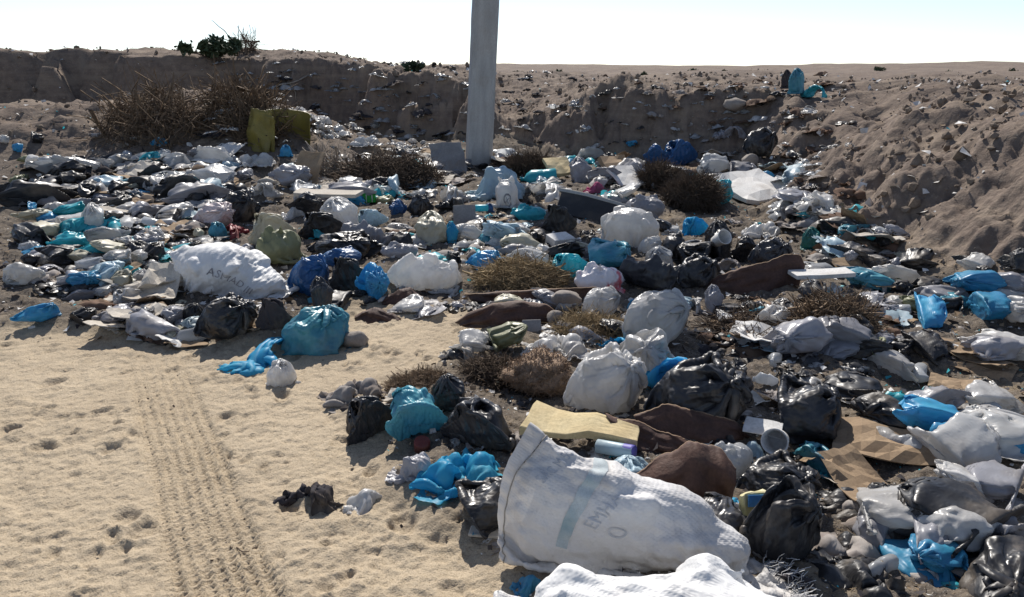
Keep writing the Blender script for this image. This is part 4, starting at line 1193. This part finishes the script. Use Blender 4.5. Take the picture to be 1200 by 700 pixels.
# ------------------------------------------------------------------ cups, tubes, bottles
def turned(name, box, prof, mat, label, cat, rx, rz, th=.003, crumple=.03, seed=1, lift=0.):
    x0, y0, x1, y1 = box; q = hit((x0 + x1) / 2, (y0 + y1) / 2, .04)
    s = size(max(x1 - x0, y1 - y0), q)
    prof = [(r * s, (z - .5) * s) for r, z in prof]
    P = lathe(prof, 36, 6.2832, crumple, seed); nv, nu = P.shape[:2]
    me = mk(name, P.reshape(-1, 3), grid_faces(nv, nu, True), M[mat])
    rm = max(r for r, z in prof)
    return raw(name, me, (q[0], q[1], H(q[0], q[1]) + rm * .9 + lift), rz, label, cat, rx=rx)
CUP = [(.0, .02), (.30, .02), (.33, .0), (.36, .3), (.42, .92), (.45, .96), (.45, 1), (.42, .99), (.38, .9), (.33, .3), (.29, .06), (0, .06)]
o = turned('white_cup', (892, 512, 926, 543), CUP, 'cup', 'white plastic tub lying on its side among film and black bags', 'tub', R(70), R(-30), crumple=.02, lift=.03)
turned('white_cup', (832, 293, 852, 312), CUP, 'cup', 'small white cup lying among black bags', 'cup', R(60), R(20), crumple=.02, lift=.14)
BOT = [(0, 0), (.13, 0), (.16, .03), (.16, .30), (.15, .34), (.16, .38), (.16, .68), (.10, .82), (.05, .88), (.05, .93), (.06, .94), (.06, 1), (0, 1)]
TUBE = [(0, 0), (.17, 0), (.18, .02), (.18, .98), (.17, 1), (0, 1)]
o = turned('printed_tube', (698, 516, 744, 548), TUBE, 'paleblue', 'pale blue tube with a violet end behind the pale blue tied bag', 'tube', R(84), R(60), crumple=.02, lift=.03)
x = max(v.co.z for v in o.data.vertices); rr = max(v.co.x for v in o.data.vertices)
Pz = lathe([(0, x + .002), (rr * 1.02, x + .002), (rr * 1.04, x - .01), (rr * 1.04, x * .45)], 36)
ob('violet_end', mk('violet_end', Pz.reshape(-1, 3), grid_faces(4, 36, True), M['purple']), o)
turned('turquoise_bottle', (550, 242, 572, 256), TUBE, 'turq', 'small turquoise plastic bottle near the tiny dark blue bag', 'bottle', R(85), R(75), crumple=.03, lift=.05)
turned('red_can', (485, 510, 504, 528), [(0, 0), (.45, 0), (.5, .05), (.5, .7), (.45, .76), (0, .74)], 'redplastic', 'dull red round can beside the dark grey bag on the sand', 'can', R(25), R(10), crumple=.03)
def packet():
    q = hit(886, 632); z = H(q[0], q[1]); root = ob('food_packet', None, None, (q[0], q[1], z + .01), (R(-22), R(8), R(14)), None, 'small printed food packet, yellow and orange with blue, against the big black bag', 'packet')
    ob('packet_body', box_mesh('packet_body', .10, .035, .15, M['yellow'], amp=.016, bev=.004, freq=14), root, (0, 0, .075))
    ob('blue_label', box_mesh('blue_label', .085, .004, .04, M['bluepr'], amp=.002, bev=.001), root, (-.004, -.022, .125))
    ob('orange_label', box_mesh('orange_label', .04, .004, .05, M['orange'], amp=.002, bev=.001), root, (.022, -.023, .06))
packet()

# ------------------------------------------------------------------ stones
for k, (box, label) in enumerate([((400, 390, 432, 414), 'smooth grey stone beside the large pleated teal bag'),
        ((644, 342, 682, 368), 'rounded pale stone behind the low curled brown sheet'),
        ((795, 182, 818, 200), 'grey stone under the deep blue bag on the bank'),
        ((868, 182, 888, 204), 'upright grey stone below the black bundle on the bank'),
        ((848, 118, 878, 136), 'pale boulder sticking out of the bank face'),
        ((640, 366, 662, 384), 'small whitish stone beside the small tile'),
        ((340, 320, 356, 334), 'brown stone beside the rounded deep blue bag')]):
    rock('stone', box, 'stone', label, 'stone', 40 + k)

# ------------------------------------------------------------------ brush, straw, branches
brush((240, 96, 340, 178), 'twig', 800, 'mound of tangled dry brown brush beside the broken olive drum', 'brush', 'brush_mound', 1, .008, .8, hgt=.5, up=1.3, depth=.7)
brush((120, 104, 236, 178), 'twig', 500, 'long heap of dry brush continuing from the brush mound along the bank', 'brush', 'brush_mound', 2, .008, .8, hgt=.5, up=1.3, depth=.7)
brush((398, 190, 516, 228), 'darktwig', 2600, 'dark dry brush by the small bright green box', 'brush', 'dry_brush', 3, .005, .4, up=.5, depth=.6)
brush((546, 398, 610, 466), 'darktwig', 1300, 'dark dry brush beside the brown fleece', 'brush', 'dry_brush', 4, .002, .15, up=.4, hgt=.08)
brush((556, 304, 664, 344), 'straw', 2600, 'heap of dry straw in front of the long white board', 'straw', 'straw_heap', 5, .0022, .2, up=.5, hgt=.16)
brush((650, 366, 734, 400), 'straw', 1700, 'thin dry straw around the small whitish stone', 'straw', 'straw_heap', 6, .0016, .15, up=.5, hgt=.07)
brush((452, 432, 526, 462), 'twig', 1300, 'dry reddish grass tuft beside the round teal bag', 'dry grass', 'dry_grass', 7, .0015, .09, up=.5, hgt=.05)
brush((826, 350, 950, 410), 'darktwig', 1000, 'dark tangled heap of stems below the long boat-shaped brown sheet', 'brush', 'dry_brush', 8, .003, .2, up=.5, hgt=.07)
brush((356, 184, 414, 220), 'palewood', 260, 'pale dry twigs sticking up beside the folded brown cardboard', 'brush', 'dry_twigs', 9, .007, .5, up=1.0, hgt=.35)
brush((930, 330, 1020, 420), 'twig', 1200, 'brown dry stems on the foot of the right-hand bank', 'brush', 'dry_brush', 10, .003, .25, up=.7, hgt=.2)

def at(px, py, Y):
    d = ray(px, py); t = Y / d[1]
    return np.array([d[0] * t, Y, EYE + d[2] * t])
tube_path('dry_branch', [hit(312, 112), hit(326, 104) + [0, 0, .06], hit(344, 101) + [0, 0, .08], hit(362, 91) + [0, 0, .04]], .045, .02, 'palewood', 'pale forked branch lying on the dark bank above the brush mound', 'branch', seed=1, wob=.03)
tube_path('dry_branch', [hit(340, 101) + [0, 0, .06], hit(346, 112) + [0, 0, .1], hit(349, 126)], .03, .012, 'palewood', 'short pale branch hanging down the dark bank', 'branch', seed=2, wob=.02)
tube_path('dry_branch', [hit(290, 90), hit(296, 108) + [0, 0, .12], hit(304, 132)], .03, .012, 'palewood', 'straight pale stick slanting through the brush mound', 'branch', seed=3, wob=.02)
b = hit(279, 66); d = b[1]
tube_path('dry_stalk', [b, at(279, 48, d), at(279.5, 30, d + .1)], .022, .008, 'twig', 'tall upright dry stalk on the crest beside the dark shrub', 'stalk', seed=4, wob=.015)
tube_path('dry_stalk', [b + [-.06, 0, 0], at(266, 38, d - .1), at(248, 24, d - .2)], .018, .006, 'twig', 'long arching dry stalk on the crest beside the dark shrub', 'stalk', seed=5, wob=.01)
brush((278, 44, 300, 66), 'twig', 120, 'bunch of thin dry stems on the crest beside the tall stalk', 'dry stems', 'dry_grass', 12, .006, .6, up=2.2, hgt=.3)
tube_path('stick', [hit(738, 268) + [0, 0, .2], hit(743, 282) + [0, 0, .12]], .012, .010, 'greenplastic', 'thin bright green stick on the plump grey white sack', 'stick', seed=6, wob=.0)
tube_path('stick', [hit(400, 202), hit(409, 184) + [0, 0, .05]], .022, .016, 'palewood', 'pale stick standing by the small light turquoise bag', 'stick', seed=7, wob=.01)
tube_path('twig', [hit(270, 640), hit(287, 650) + [0, 0, .01], hit(313, 636)], .003, .002, 'darktwig', 'thin dark twig lying on the tyre track', 'twig', seed=8, wob=.004)

# ------------------------------------------------------------------ shrubs against the sky
def shrub(px, py, wpx, hpx, label, n, seed, name='shrub', lf=.07):
    q = hit(px, py); W, Hh = size(wpx, q), size(hpx, q); rg = np.random.default_rng(seed)
    root = ob(name, None, None, (q[0], q[1], H(q[0], q[1]) - .05), None, None, label, 'shrub')
    cl = rg.normal(size=(14, 3)) * [W * .3, W * .25, Hh * .22] + [0, 0, Hh * .55]
    c = cl[rg.integers(0, 14, n)] + rg.normal(size=(n, 3)) * [W * .1, W * .1, Hh * .1]
    c[:, 2] = np.clip(c[:, 2], .03, Hh * 1.05)
    a = rg.normal(size=(n, 3)); a /= np.linalg.norm(a, axis=1, keepdims=True); b = np.cross(a, rg.normal(size=(n, 3))); b /= np.linalg.norm(b, axis=1, keepdims=True)
    s = lf * rg.uniform(.5, 1.4, n)[:, None]
    V = np.stack([c - a * s, c + b * s * .45, c + a * s, c - b * s * .45], 1).reshape(-1, 3)
    ob('crown', mk('crown', V, np.arange(4 * n).reshape(-1, 4), M['leaf'], smooth=False), root, kind='stuff')
    k = 5; P = np.zeros((9, k, 3)); tip = cl[:9]
    t = np.linspace(0, 1, k)[None, :, None]; P = tip[:, None] * t + rg.normal(size=(9, k, 3)) * .02
    ob('trunk', strands(P, np.linspace(.03, .008, k)[None].repeat(9, 0), 'trunk', M['bark']), root)
shrub(254, 70, 34, 28, 'dark green shrub on the bank crest beside the dry stalks', 2600, 1)
shrub(488, 82, 18, 9, 'small dark shrub on the bank crest near the pole', 700, 2)
shrub(607, 80, 8, 4, 'tiny distant bush on the skyline beyond the pole', 250, 3)
for k, (px, w) in enumerate(((652, 5), (700, 7), (748, 5), (803, 6), (838, 4), (884, 6), (1010, 7), (1090, 9), (1160, 6), (60, 8), (130, 6))):
    Y = 27 + (k * 37 % 11) * .4; x = (px - CX) / FPX * Y; z = H(x, Y); W = w * Y / FPX; rg = np.random.default_rng(70 + k); n = 160
    root = ob('shrub', None, None, (x, Y, z - .03), None, None, 'tiny distant bush scattered on the plain behind the bank', 'shrub', 'distant bushes on the plain')
    c = rg.normal(size=(n, 3)) * [W * .35, W * .35, W * .2] + [0, 0, W * .28]; a = rg.normal(size=(n, 3)) * .035; b = rg.normal(size=(n, 3)) * .02
    ob('crown', mk('crown', np.stack([c - a, c + b, c + a, c - b], 1).reshape(-1, 3), np.arange(4 * n).reshape(-1, 4), M['leaf'], smooth=False), root, kind='stuff')
    P = (c[:7, None] * np.linspace(0, 1, 4)[None, :, None]); ob('trunk', strands(P, np.linspace(.015, .005, 4)[None].repeat(7, 0), 'trunk', M['bark']), root)
# ------------------------------------------------------------------ smaller rubbish, each piece its own
def low(P):
    return P[::3, ::3]
SMALL = {}
for k in range(8):
    P = low(PR[f'F{k}'].P); nv, nu = P.shape[:2]
    SMALL[f'F{k}'] = mk('film_scrap', P.reshape(-1, 3), grid_faces(nv, nu))
    SMALL[f'F{k}'].materials.append(None)
for k in range(4):                                    # bent pieces of card
    a_, b_ = np.meshgrid(np.linspace(-.5, .5, 9), np.linspace(-.5, .5, 7))
    P = np.stack([a_ * .5, b_ * .36 * (1 + .3 * a_), .06 + .10 * np.abs(a_ - .1 * k) * (k % 3) + .04 * pn(a_ * 3, b_ * 3, k) + .02 * pn(a_ * 8, b_ * 8, k)], -1)
    V, F = shell(P, .008); SMALL[f'C{k}'] = mk('card_piece', V, F, smooth=False); SMALL[f'C{k}'].materials.append(None)
for k in range(3):
    P = lathe([(r * .28, z * .28) for r, z in BOT], 14, 6.2832, .05 + .05 * k, k); P = np.stack([P[..., 2] - .14, P[..., 0], P[..., 1] + .045], -1)
    SMALL[f'B{k}'] = mk('bottle', P.reshape(-1, 3), grid_faces(P.shape[0], 14, True)); SMALL[f'B{k}'].materials.append(None)
for k in range(5):
    P = PR[f'T{k}'].P[::3, ::3]; nv, nu = P.shape[:2]
    SMALL[f'T{k}'] = mk('small_bag', P.reshape(-1, 3), grid_faces(nv, nu, True))
    SMALL[f'T{k}'].materials.append(None)

# a filler is told by the thing it lies beside: the short name of that thing, where only one thing has it
CUT = [' with ', ' beside ', ' behind ', ' between ', ' in ', ' on ', ' under ', ' against ', ' at ', ' near ', ' above ', ' below ', ' over ', ' half ', ' lying', ' standing', ' alone', ' leaning', ' sitting', ' draped', ' heaped', ' tucked', ' spread', ' caught', ' stained', ',', ' from ', ' tied ', ' torn ', ' slumped', ' left ', ' slanting', ' hanging', ' sticking', ' right ', ' just ', ' trodden', ' among', ' around ', ' to ', ' and one', ' continuing', ' of ', ' knotted', ' by ', ' out ']
MARKS = {}
for o in list(COL.objects):
    if o.get('label') and o.get('kind') == 'thing' and o.parent is None and o.name != 'ground':
        t = o['label']; k = min([t.find(c) for c in CUT if t.find(c) > 0] + [len(t)])
        MARKS.setdefault(t[:k], []).append(o)
MARKS = {k: v[0].location for k, v in MARKS.items() if len(v) == 1 and 3 <= len(k.split()) <= 6}
def beside(text, q, reach):
    best = min(MARKS, key=lambda k: (MARKS[k][0] - q[0]) ** 2 + (MARKS[k][1] - q[1]) ** 2)
    d = math.hypot(MARKS[best][0] - q[0], MARKS[best][1] - q[1])
    return f'{text} beside the {best}' if d < reach else None

BOXES = [b[1] for b in BAGS] + [(846, 206, 916, 252), (650, 226, 732, 262), (618, 486, 748, 530), (532, 350, 660, 384), (818, 300, 944, 346), (752, 478, 892, 530), (736, 534, 866, 604), (590, 525, 865, 700), (196, 274, 346, 352), (572, 206, 616, 244), (313, 138, 365, 180), (586, 420, 676, 484), (742, 202, 842, 262), (424, 226, 444, 242), (556, 304, 664, 344), (548, 130, 575, 192), (926, 313, 1000, 332)]
def covers(px, py, h):
    """would a thing h pixels tall, standing here, hide one of the chosen things"""
    return any(x0 - 4 < px < x1 + 4 and y0 + .35 * (y1 - y0) < py < y1 + .75 * h for x0, y0, x1, y1 in BOXES)

def scatter(n, keys, mat, s0, s1, name, label, cat, group, zone, seed, need='rub', hs=1., sink=.015, short=None):
    g = random.Random(seed); k = 0; tries = 0
    while k < n and tries < n * 60:
        tries += 1
        px, py = zone(g)
        q = hit(px, py)
        if q[1] > 30: continue
        z, soil, rub = float(look(q[0], q[1])), float(look(q[0], q[1], 1)), float(look(q[0], q[1], 2))
        if need == 'rub' and rub < .35: continue
        if need == 'soil' and soil < .3: continue
        s = g.uniform(s0, s1) * min(1.7, max(.85, q[1] / 6)) if zone in (photo, far) else g.uniform(s0, s1); me = SMALL[g.choice(keys)]
        if s > .3 and covers(px, py, .22 * s * FPX / q[1]): continue
        o = bpy.data.objects.new(name, me); COL.objects.link(o)
        o.location = (q[0], q[1], z - sink); o.rotation_euler = (g.uniform(-.25, .25), g.uniform(-.25, .25), g.uniform(0, 6.28))
        if keys is TK and g.random() < .7:           # most have toppled over and gone flat
            o.rotation_euler = (g.choice((-1, 1)) * g.uniform(1.0, 1.7), g.uniform(-.3, .3), g.uniform(0, 6.28)); o.location.z += .11 * s
        o.scale = (s * g.uniform(.75, 1.3), s * g.uniform(.75, 1.3), s * g.uniform(.6, 1.2) * hs)
        if keys is TK: o.scale.x *= 1.15; o.scale[1 if abs(o.rotation_euler.x) > .9 else 2] *= g.uniform(.45, .85)
        o.material_slots[0].link = 'OBJECT'; o.material_slots[0].material = M[mat]
        o['label'] = (beside(short, q, .16 * q[1]) if short else None) or label
        o['category'] = cat; o['group'] = group; o['kind'] = 'thing'
        k += 1
def wide(g):
    return g.uniform(0, 1200), 150 + 270 * g.random() ** .8
def photo(g):
    return g.uniform(120, 1060), 185 + 220 * g.random()
def far(g):
    x = g.uniform(40, 1000); return x, (190 if x < 520 else 212) + 150 * g.random() ** 1.2
def nearz(g):
    return g.uniform(400, 1150), g.uniform(400, 690)
def strip(g):
    t = g.random(); return 350 + 150 * t + g.uniform(-25, 25), 140 + 45 * t + g.uniform(-14, 14)
def slope(g):
    return g.uniform(750, 960), g.uniform(95, 300)
def bankz(g):
    return g.uniform(240, 700), g.uniform(70, 170)
FK = ['F0', 'F1', 'F2', 'F3', 'F4', 'F5', 'F6', 'F7']; SK = ['F1', 'F3', 'F5', 'F6']; TK = ['T0', 'T1', 'T2', 'T3', 'T4']
CK = ['C0', 'C1', 'C2', 'C3']; BK = ['B0', 'B1', 'B2']
RUBBISH = ' in the rubbish'
for n, mat, col, seed in ((55, 'black', 'black', 1), (26, 'white', 'white', 2), (18, 'blue', 'blue', 3), (24, 'grey', 'grey', 4), (10, 'olive', 'olive', 21)):
    scatter(n, TK, mat, .3, .62, 'small_bag', f'small {col} bag wedged among the rubbish', 'plastic bag', f'small {col} bags' + RUBBISH, wide, seed, short=f'small {col} bag')
for n, mat, col, seed in ((60, 'black', 'black', 31), (44, 'white', 'white', 32), (14, 'teal', 'teal', 33), (34, 'grey', 'grey', 34), (10, 'cream', 'cream', 35)):
    scatter(n, TK, mat, .26, .55, 'small_bag', f'little {col} bag pressed into the rubbish', 'plastic bag', f'little {col} bags' + RUBBISH, photo, seed, short=f'little {col} bag')
for n, mat, col, seed in ((46, 'black', 'black', 71), (36, 'white', 'white', 72), (22, 'grey', 'grey', 73), (16, 'paleblue', 'pale blue', 74), (18, 'clear', 'milky', 75), (9, 'cream', 'cream', 76), (10, 'turq', 'turquoise', 77)):
    scatter(n, TK, mat, .42, .75, 'rubbish_bag', f'slumped {col} bag in the middle of the rubbish', 'plastic bag', f'slumped {col} bags' + RUBBISH, far, seed, short=f'slumped {col} bag')
for n, mat, col, seed in ((60, 'white', 'white', 101), (34, 'clear', 'milky', 102), (50, 'black', 'black', 103), (26, 'paleblue', 'pale blue', 104), (16, 'turq', 'turquoise', 105), (20, 'grey', 'grey', 106)):
    scatter(n, SK, mat, .4, .85, 'torn_sheet', f'torn flattened {col} sheet lying over the rubbish', 'plastic sheet', f'torn {col} sheets over the rubbish', far if seed % 2 else photo, seed, short=f'torn flattened {col} sheet')
for n, mat, col, seed in ((50, 'rag', 'grey brown', 107), (40, 'brownrag', 'brown', 108), (30, 'darkrag', 'dark', 109)):
    scatter(n, SK, mat, .4, .8, 'cloth', f'flattened {col} cloth lying over the rubbish', 'rag', f'{col} cloths over the rubbish', far if seed % 2 else photo, seed, short=f'flattened {col} cloth')
for n, mat, col, seed in ((150, 'white', 'white', 5), (30, 'turq', 'turquoise', 7), (36, 'clear', 'pale', 17)):
    scatter(n, FK, mat, .16, .5, 'film_scrap', f'small torn piece of {col} film among the rubbish', 'plastic scrap', f'torn {col} film' + RUBBISH, photo, seed, short=f'torn {col} film')
scatter(120, FK, 'rag', .16, .5, 'cloth_scrap', 'small crumpled piece of grey brown cloth among the rubbish', 'rag', 'small rags' + RUBBISH, photo, 6, short='crumpled grey brown cloth')
scatter(60, FK, 'darkrag', .2, .55, 'cloth_scrap', 'small crumpled piece of dark cloth among the rubbish', 'rag', 'small dark rags' + RUBBISH, photo, 18, short='crumpled dark cloth')
scatter(40, FK, 'brownrag', .2, .5, 'cloth_scrap', 'small crumpled piece of brown cloth among the rubbish', 'rag', 'small brown rags' + RUBBISH, photo, 19, short='crumpled brown cloth')
scatter(150, FK, 'black', .25, .6, 'black_film', 'small torn piece of black film among the rubbish', 'plastic scrap', 'torn black film' + RUBBISH, photo, 8, short='torn black film')
scatter(60, CK, 'palecard', .3, .9, 'card_piece', 'bent piece of pale card among the rubbish', 'cardboard', 'pieces of pale card' + RUBBISH, photo, 22, short='bent pale card')
scatter(50, CK, 'card', .3, .9, 'card_piece', 'bent piece of brown card among the rubbish', 'cardboard', 'pieces of brown card' + RUBBISH, photo, 23, short='bent brown card')
scatter(26, CK, 'whitecard', .3, .8, 'card_piece', 'bent piece of white card among the rubbish', 'cardboard', 'pieces of white card' + RUBBISH, photo, 24, short='bent white card')
scatter(26, BK, 'clear', .7, 1., 'plastic_bottle', 'empty pale plastic bottle among the rubbish', 'bottle', 'pale plastic bottles' + RUBBISH, photo, 25, short='empty pale bottle')
scatter(8, BK, 'turq', .7, 1., 'plastic_bottle', 'empty turquoise plastic bottle among the rubbish', 'bottle', 'turquoise plastic bottles' + RUBBISH, photo, 26, short='empty turquoise bottle')
scatter(90, FK, 'white', .3, .75, 'pale_scrap', 'white film in the pale line of litter along the bank foot', 'plastic scrap', 'white litter along the bank foot', strip, 9, need='any', hs=1.3)
scatter(8, TK, 'white', .3, .5, 'small_bag', 'white bag in the pale line of litter along the bank foot', 'plastic bag', 'white bags along the bank foot', strip, 10, need='any')
scatter(45, FK, 'clear', .25, .6, 'pale_scrap', 'pale film scrap caught on the bank slope', 'plastic scrap', 'film scraps on the bank slope', slope, 11, need='soil', short='pale film scrap')
scatter(35, FK, 'rag', .25, .6, 'bank_cloth', 'grey cloth scrap caught on the bank slope', 'rag', 'cloth scraps on the bank slope', slope, 12, need='soil', short='grey cloth scrap')
scatter(110, FK, 'clear', .3, .8, 'pale_scrap', 'pale litter scrap on the dark bank face behind the brush', 'plastic scrap', 'litter on the dark bank face', bankz, 13, need='soil', short='pale litter scrap')
def slope2(g):
    return g.uniform(700, 1000), g.uniform(85, 280)
scatter(50, FK, 'darkrag', .3, .9, 'bank_cloth', 'dark cloth scrap on the dark bank face behind the brush', 'rag', 'dark cloth on the dark bank face', bankz, 111, need='soil', short='dark bank cloth')
scatter(40, FK, 'brownrag', .3, .9, 'bank_cloth', 'brown cloth scrap caught on the bank slope', 'rag', 'brown cloth on the bank slope', slope2, 112, need='soil', short='brown cloth scrap')
scatter(34, FK, 'white', .25, .6, 'pale_scrap', 'white torn scrap caught on the bank slope', 'plastic scrap', 'white scraps on the bank slope', slope2, 113, need='soil', short='white torn scrap')
scatter(24, FK, 'black', .3, .7, 'black_film', 'black torn film caught on the bank slope', 'plastic scrap', 'black film on the bank slope', slope2, 114, need='soil', short='black torn film')
def moundz(g):
    return g.uniform(235, 345), g.uniform(98, 190)
scatter(50, FK, 'white', .2, .5, 'pale_scrap', 'white scrap snagged in the brush mound', 'plastic scrap', 'white scraps in the brush mound', moundz, 61, need='any', sink=-.22)
scatter(30, FK, 'rag', .10, .25, 'cloth_scrap', 'small dirty rag scrap around the near bags', 'rag', 'rag scraps around the near bags', nearz, 14, short='dirty rag scrap')
scatter(26, FK, 'white', .08, .2, 'film_scrap', 'small white scrap around the near bags', 'plastic scrap', 'white scraps around the near bags', nearz, 15, short='small white scrap')
scatter(30, FK, 'black', .15, .35, 'black_film', 'small black film scrap around the near bags', 'plastic scrap', 'black film scraps around the near bags', nearz, 16, short='small black scrap')
scatter(12, BK, 'clear', .55, .8, 'plastic_bottle', 'squashed pale bottle around the near bags', 'bottle', 'squashed bottles around the near bags', nearz, 28, short='squashed pale bottle')
scatter(24, CK, 'palecard', .12, .35, 'card_piece', 'small pale card scrap around the near bags', 'cardboard', 'card scraps around the near bags', nearz, 27, short='small pale card')

def rightz(g):
    return g.uniform(890, 1195), g.uniform(335, 690)
for n, mat, col, seed in ((11, 'black', 'black', 81), (10, 'white', 'white', 82), (10, 'grey', 'grey', 83), (8, 'blue', 'blue', 84), (5, 'teal', 'teal', 85)):
    scatter(n, TK, mat, .4, .8, 'rubbish_bag', f'crushed {col} bag on the soil under the right-hand bank', 'plastic bag', f'crushed {col} bags under the right-hand bank', rightz, seed, short=f'crushed {col} bag')
for n, mat, col, seed in ((40, 'black', 'black', 86), (26, 'white', 'white', 87), (24, 'rag', 'grey', 88), (10, 'turq', 'turquoise', 89)):
    scatter(n, FK, mat, .25, .6, 'crumpled_film', f'{col} crumpled sheet on the soil under the right-hand bank', 'plastic scrap', f'{col} sheets under the right-hand bank', rightz, seed, short=f'{col} crumpled sheet')
scatter(16, CK, 'card', .3, .7, 'card_piece', 'brown card on the soil under the right-hand bank', 'cardboard', 'card under the right-hand bank', rightz, 90, short='brown card')
def heapz(g):
    return g.uniform(815, 965), g.uniform(345, 415)
scatter(36, FK, 'darkrag', .2, .5, 'cloth_scrap', 'dark cloth in the tangled heap of stems', 'rag', 'dark cloth in the tangled heap', heapz, 91)
scatter(22, FK, 'dkgrey', .2, .5, 'crumpled_film', 'smoky film in the tangled heap of stems', 'plastic scrap', 'smoky film in the tangled heap', heapz, 92)
def midz(g):
    return g.uniform(520, 960), g.uniform(395, 640)
for n, mat, col, seed in ((34, 'dkgrey', 'smoky', 51), (34, 'black', 'glossy black', 52), (24, 'rag', 'creased grey', 53), (20, 'white', 'creased white', 54), (10, 'cyan', 'sky blue', 55)):
    scatter(n, FK, mat, .18, .42, 'crumpled_film', f'{col} crumpled film between the near bags', 'plastic scrap', f'{col} film between the near bags', midz, seed, short=f'{col} crumpled film')

# ------------------------------------------------------------------ what nobody could count: crumbs of litter, clods and fine stems
def crumbs(name, n, mat, s0, s1, label, cat, seed, where, shape='flake', flat_=.4):
    g = np.random.default_rng(seed)
    pts = where(g, n)
    z, soil, rub, s, p, sd = terrain(pts[:, 0], pts[:, 1], True)
    keep = g.random(len(pts)) < where.w(soil, rub, s, sd)
    pts, z = pts[keep], z[keep]; n = len(pts)
    c = np.stack([pts[:, 0], pts[:, 1], z + .004], -1)
    sz = (s0 + (s1 - s0) * g.random(n) ** 2.5)[:, None] * np.clip(pts[:, 1:2] / 6, .35, 1)
    if shape == 'flake':
        a = g.normal(size=(n, 3)) * [1, 1, flat_]; a /= np.linalg.norm(a, axis=1, keepdims=True)
        b = np.cross(a, g.normal(size=(n, 3)) * [flat_, flat_, 1]); b /= np.linalg.norm(b, axis=1, keepdims=True)
        up = np.cross(a, b)
        V = np.stack([c - a * sz - b * sz * .6, c + a * sz - b * sz * .7 + up * sz * .3, c + a * sz * .9 + b * sz * .6, c - a * sz * .8 + b * sz * .7 + up * sz * .35, c + up * sz * .3], 1)
        V[..., 2] += sz * .35
        i = np.arange(n)[:, None] * 5
        F = np.stack([i + [0, 1, 4], i + [1, 2, 4], i + [2, 3, 4], i + [3, 0, 4]], 1).reshape(-1, 3)
        me = mk(name, V.reshape(-1, 3), F, M[mat], smooth=False)
    elif shape == 'clod':
        B, Fb = ico(1); k = len(B)
        sc = sz * g.uniform(.5, 1.3, (n, 3)); jit = 1 + .25 * g.normal(size=(n, k, 1))
        V = c[:, None] + B[None] * jit * sc[:, None] * .6
        F = (np.arange(n)[:, None, None] * k + Fb[None]).reshape(-1, 3)
        me = mk(name, V.reshape(-1, 3), F, M[mat], smooth=False)
    else:
        d = g.normal(size=(n, 3)) * [1, 1, .25]; d /= np.linalg.norm(d, axis=1, keepdims=True)
        t = np.linspace(-1, 1, 4)
        P = c[:, None] + d[:, None] * (sz * t)[..., None] + g.normal(size=(n, 4, 3)) * sz[:, None] * .08
        P[..., 2] = np.maximum(P[..., 2], z[:, None] + .002)
        me = strands(P, np.clip(sz * .025, .001, .006) * np.array([[1, 1, .8, .5]]), name, M[mat])
    ob(name, me, None, None, None, None, label, cat, None, 'stuff')

def area(f, w):
    f.w = w
    return f
def fan(g, n, y0=1.6, y1=17., spread=.95):
    y = y0 * (y1 / y0) ** g.random(n); x = (g.random(n) * 2 - 1) * (y * spread + .3)
    return np.stack([x, y], -1)
W_RUB = area(lambda g, n: fan(g, n), lambda so, ru, s, sd: ru * .9 + .04 * so)
W_BANK = area(lambda g, n: fan(g, n, 6, 24, .9), lambda so, ru, s, sd: so * .8)
W_SAND = area(lambda g, n: fan(g, n, 1.5, 7, .9), lambda so, ru, s, sd: np.where(sd > 0, .25 * np.exp(-sd / .5) + .04, 0))
crumbs('litter_crumbs', 9000, 'whitecard', .006, .035, 'white crumbs of paper and film strewn over the rubbish', 'litter', 1, W_RUB)
crumbs('litter_crumbs', 6000, 'card', .006, .035, 'brown crumbs of card and peel strewn over the rubbish', 'litter', 2, W_RUB)
crumbs('litter_crumbs', 6500, 'darkrag', .008, .05, 'black crumbs of film and cloth strewn over the rubbish', 'litter', 3, W_RUB)
crumbs('litter_crumbs', 1500, 'turq', .006, .028, 'turquoise crumbs of film strewn over the rubbish', 'litter', 4, W_RUB)
crumbs('fine_stems', 9000, 'straw', .02, .09, 'dry stems strewn over the rubbish', 'dry stems', 5, W_RUB, 'stem')
crumbs('fine_stems', 7000, 'darktwig', .02, .10, 'dark dry stems strewn over the rubbish', 'dry stems', 6, W_RUB, 'stem')
crumbs('soil_clods', 9000, 'clod', .015, .09, 'clods and stones strewn over the bank', 'clods', 7, W_BANK, 'clod')
crumbs('litter_crumbs', 2600, 'whitecard', .012, .06, 'pale litter crumbs strewn over the bank', 'litter', 8, W_BANK)
crumbs('soil_clods', 3500, 'stone', .006, .04, 'clods and pebbles strewn under the rubbish', 'clods', 9, W_RUB, 'clod')
crumbs('sand_bits', 9000, 'bark', .004, .016, 'dark bits of stem and dung strewn over the open sand', 'sand bits', 10, W_SAND)
crumbs('sand_bits', 1500, 'stone', .003, .012, 'pebbles strewn over the open sand', 'pebbles', 11, W_SAND, 'clod')
crumbs('sand_bits', 500, 'straw', .01, .04, 'thin straws strewn over the open sand', 'straws', 12, W_SAND, 'stem')
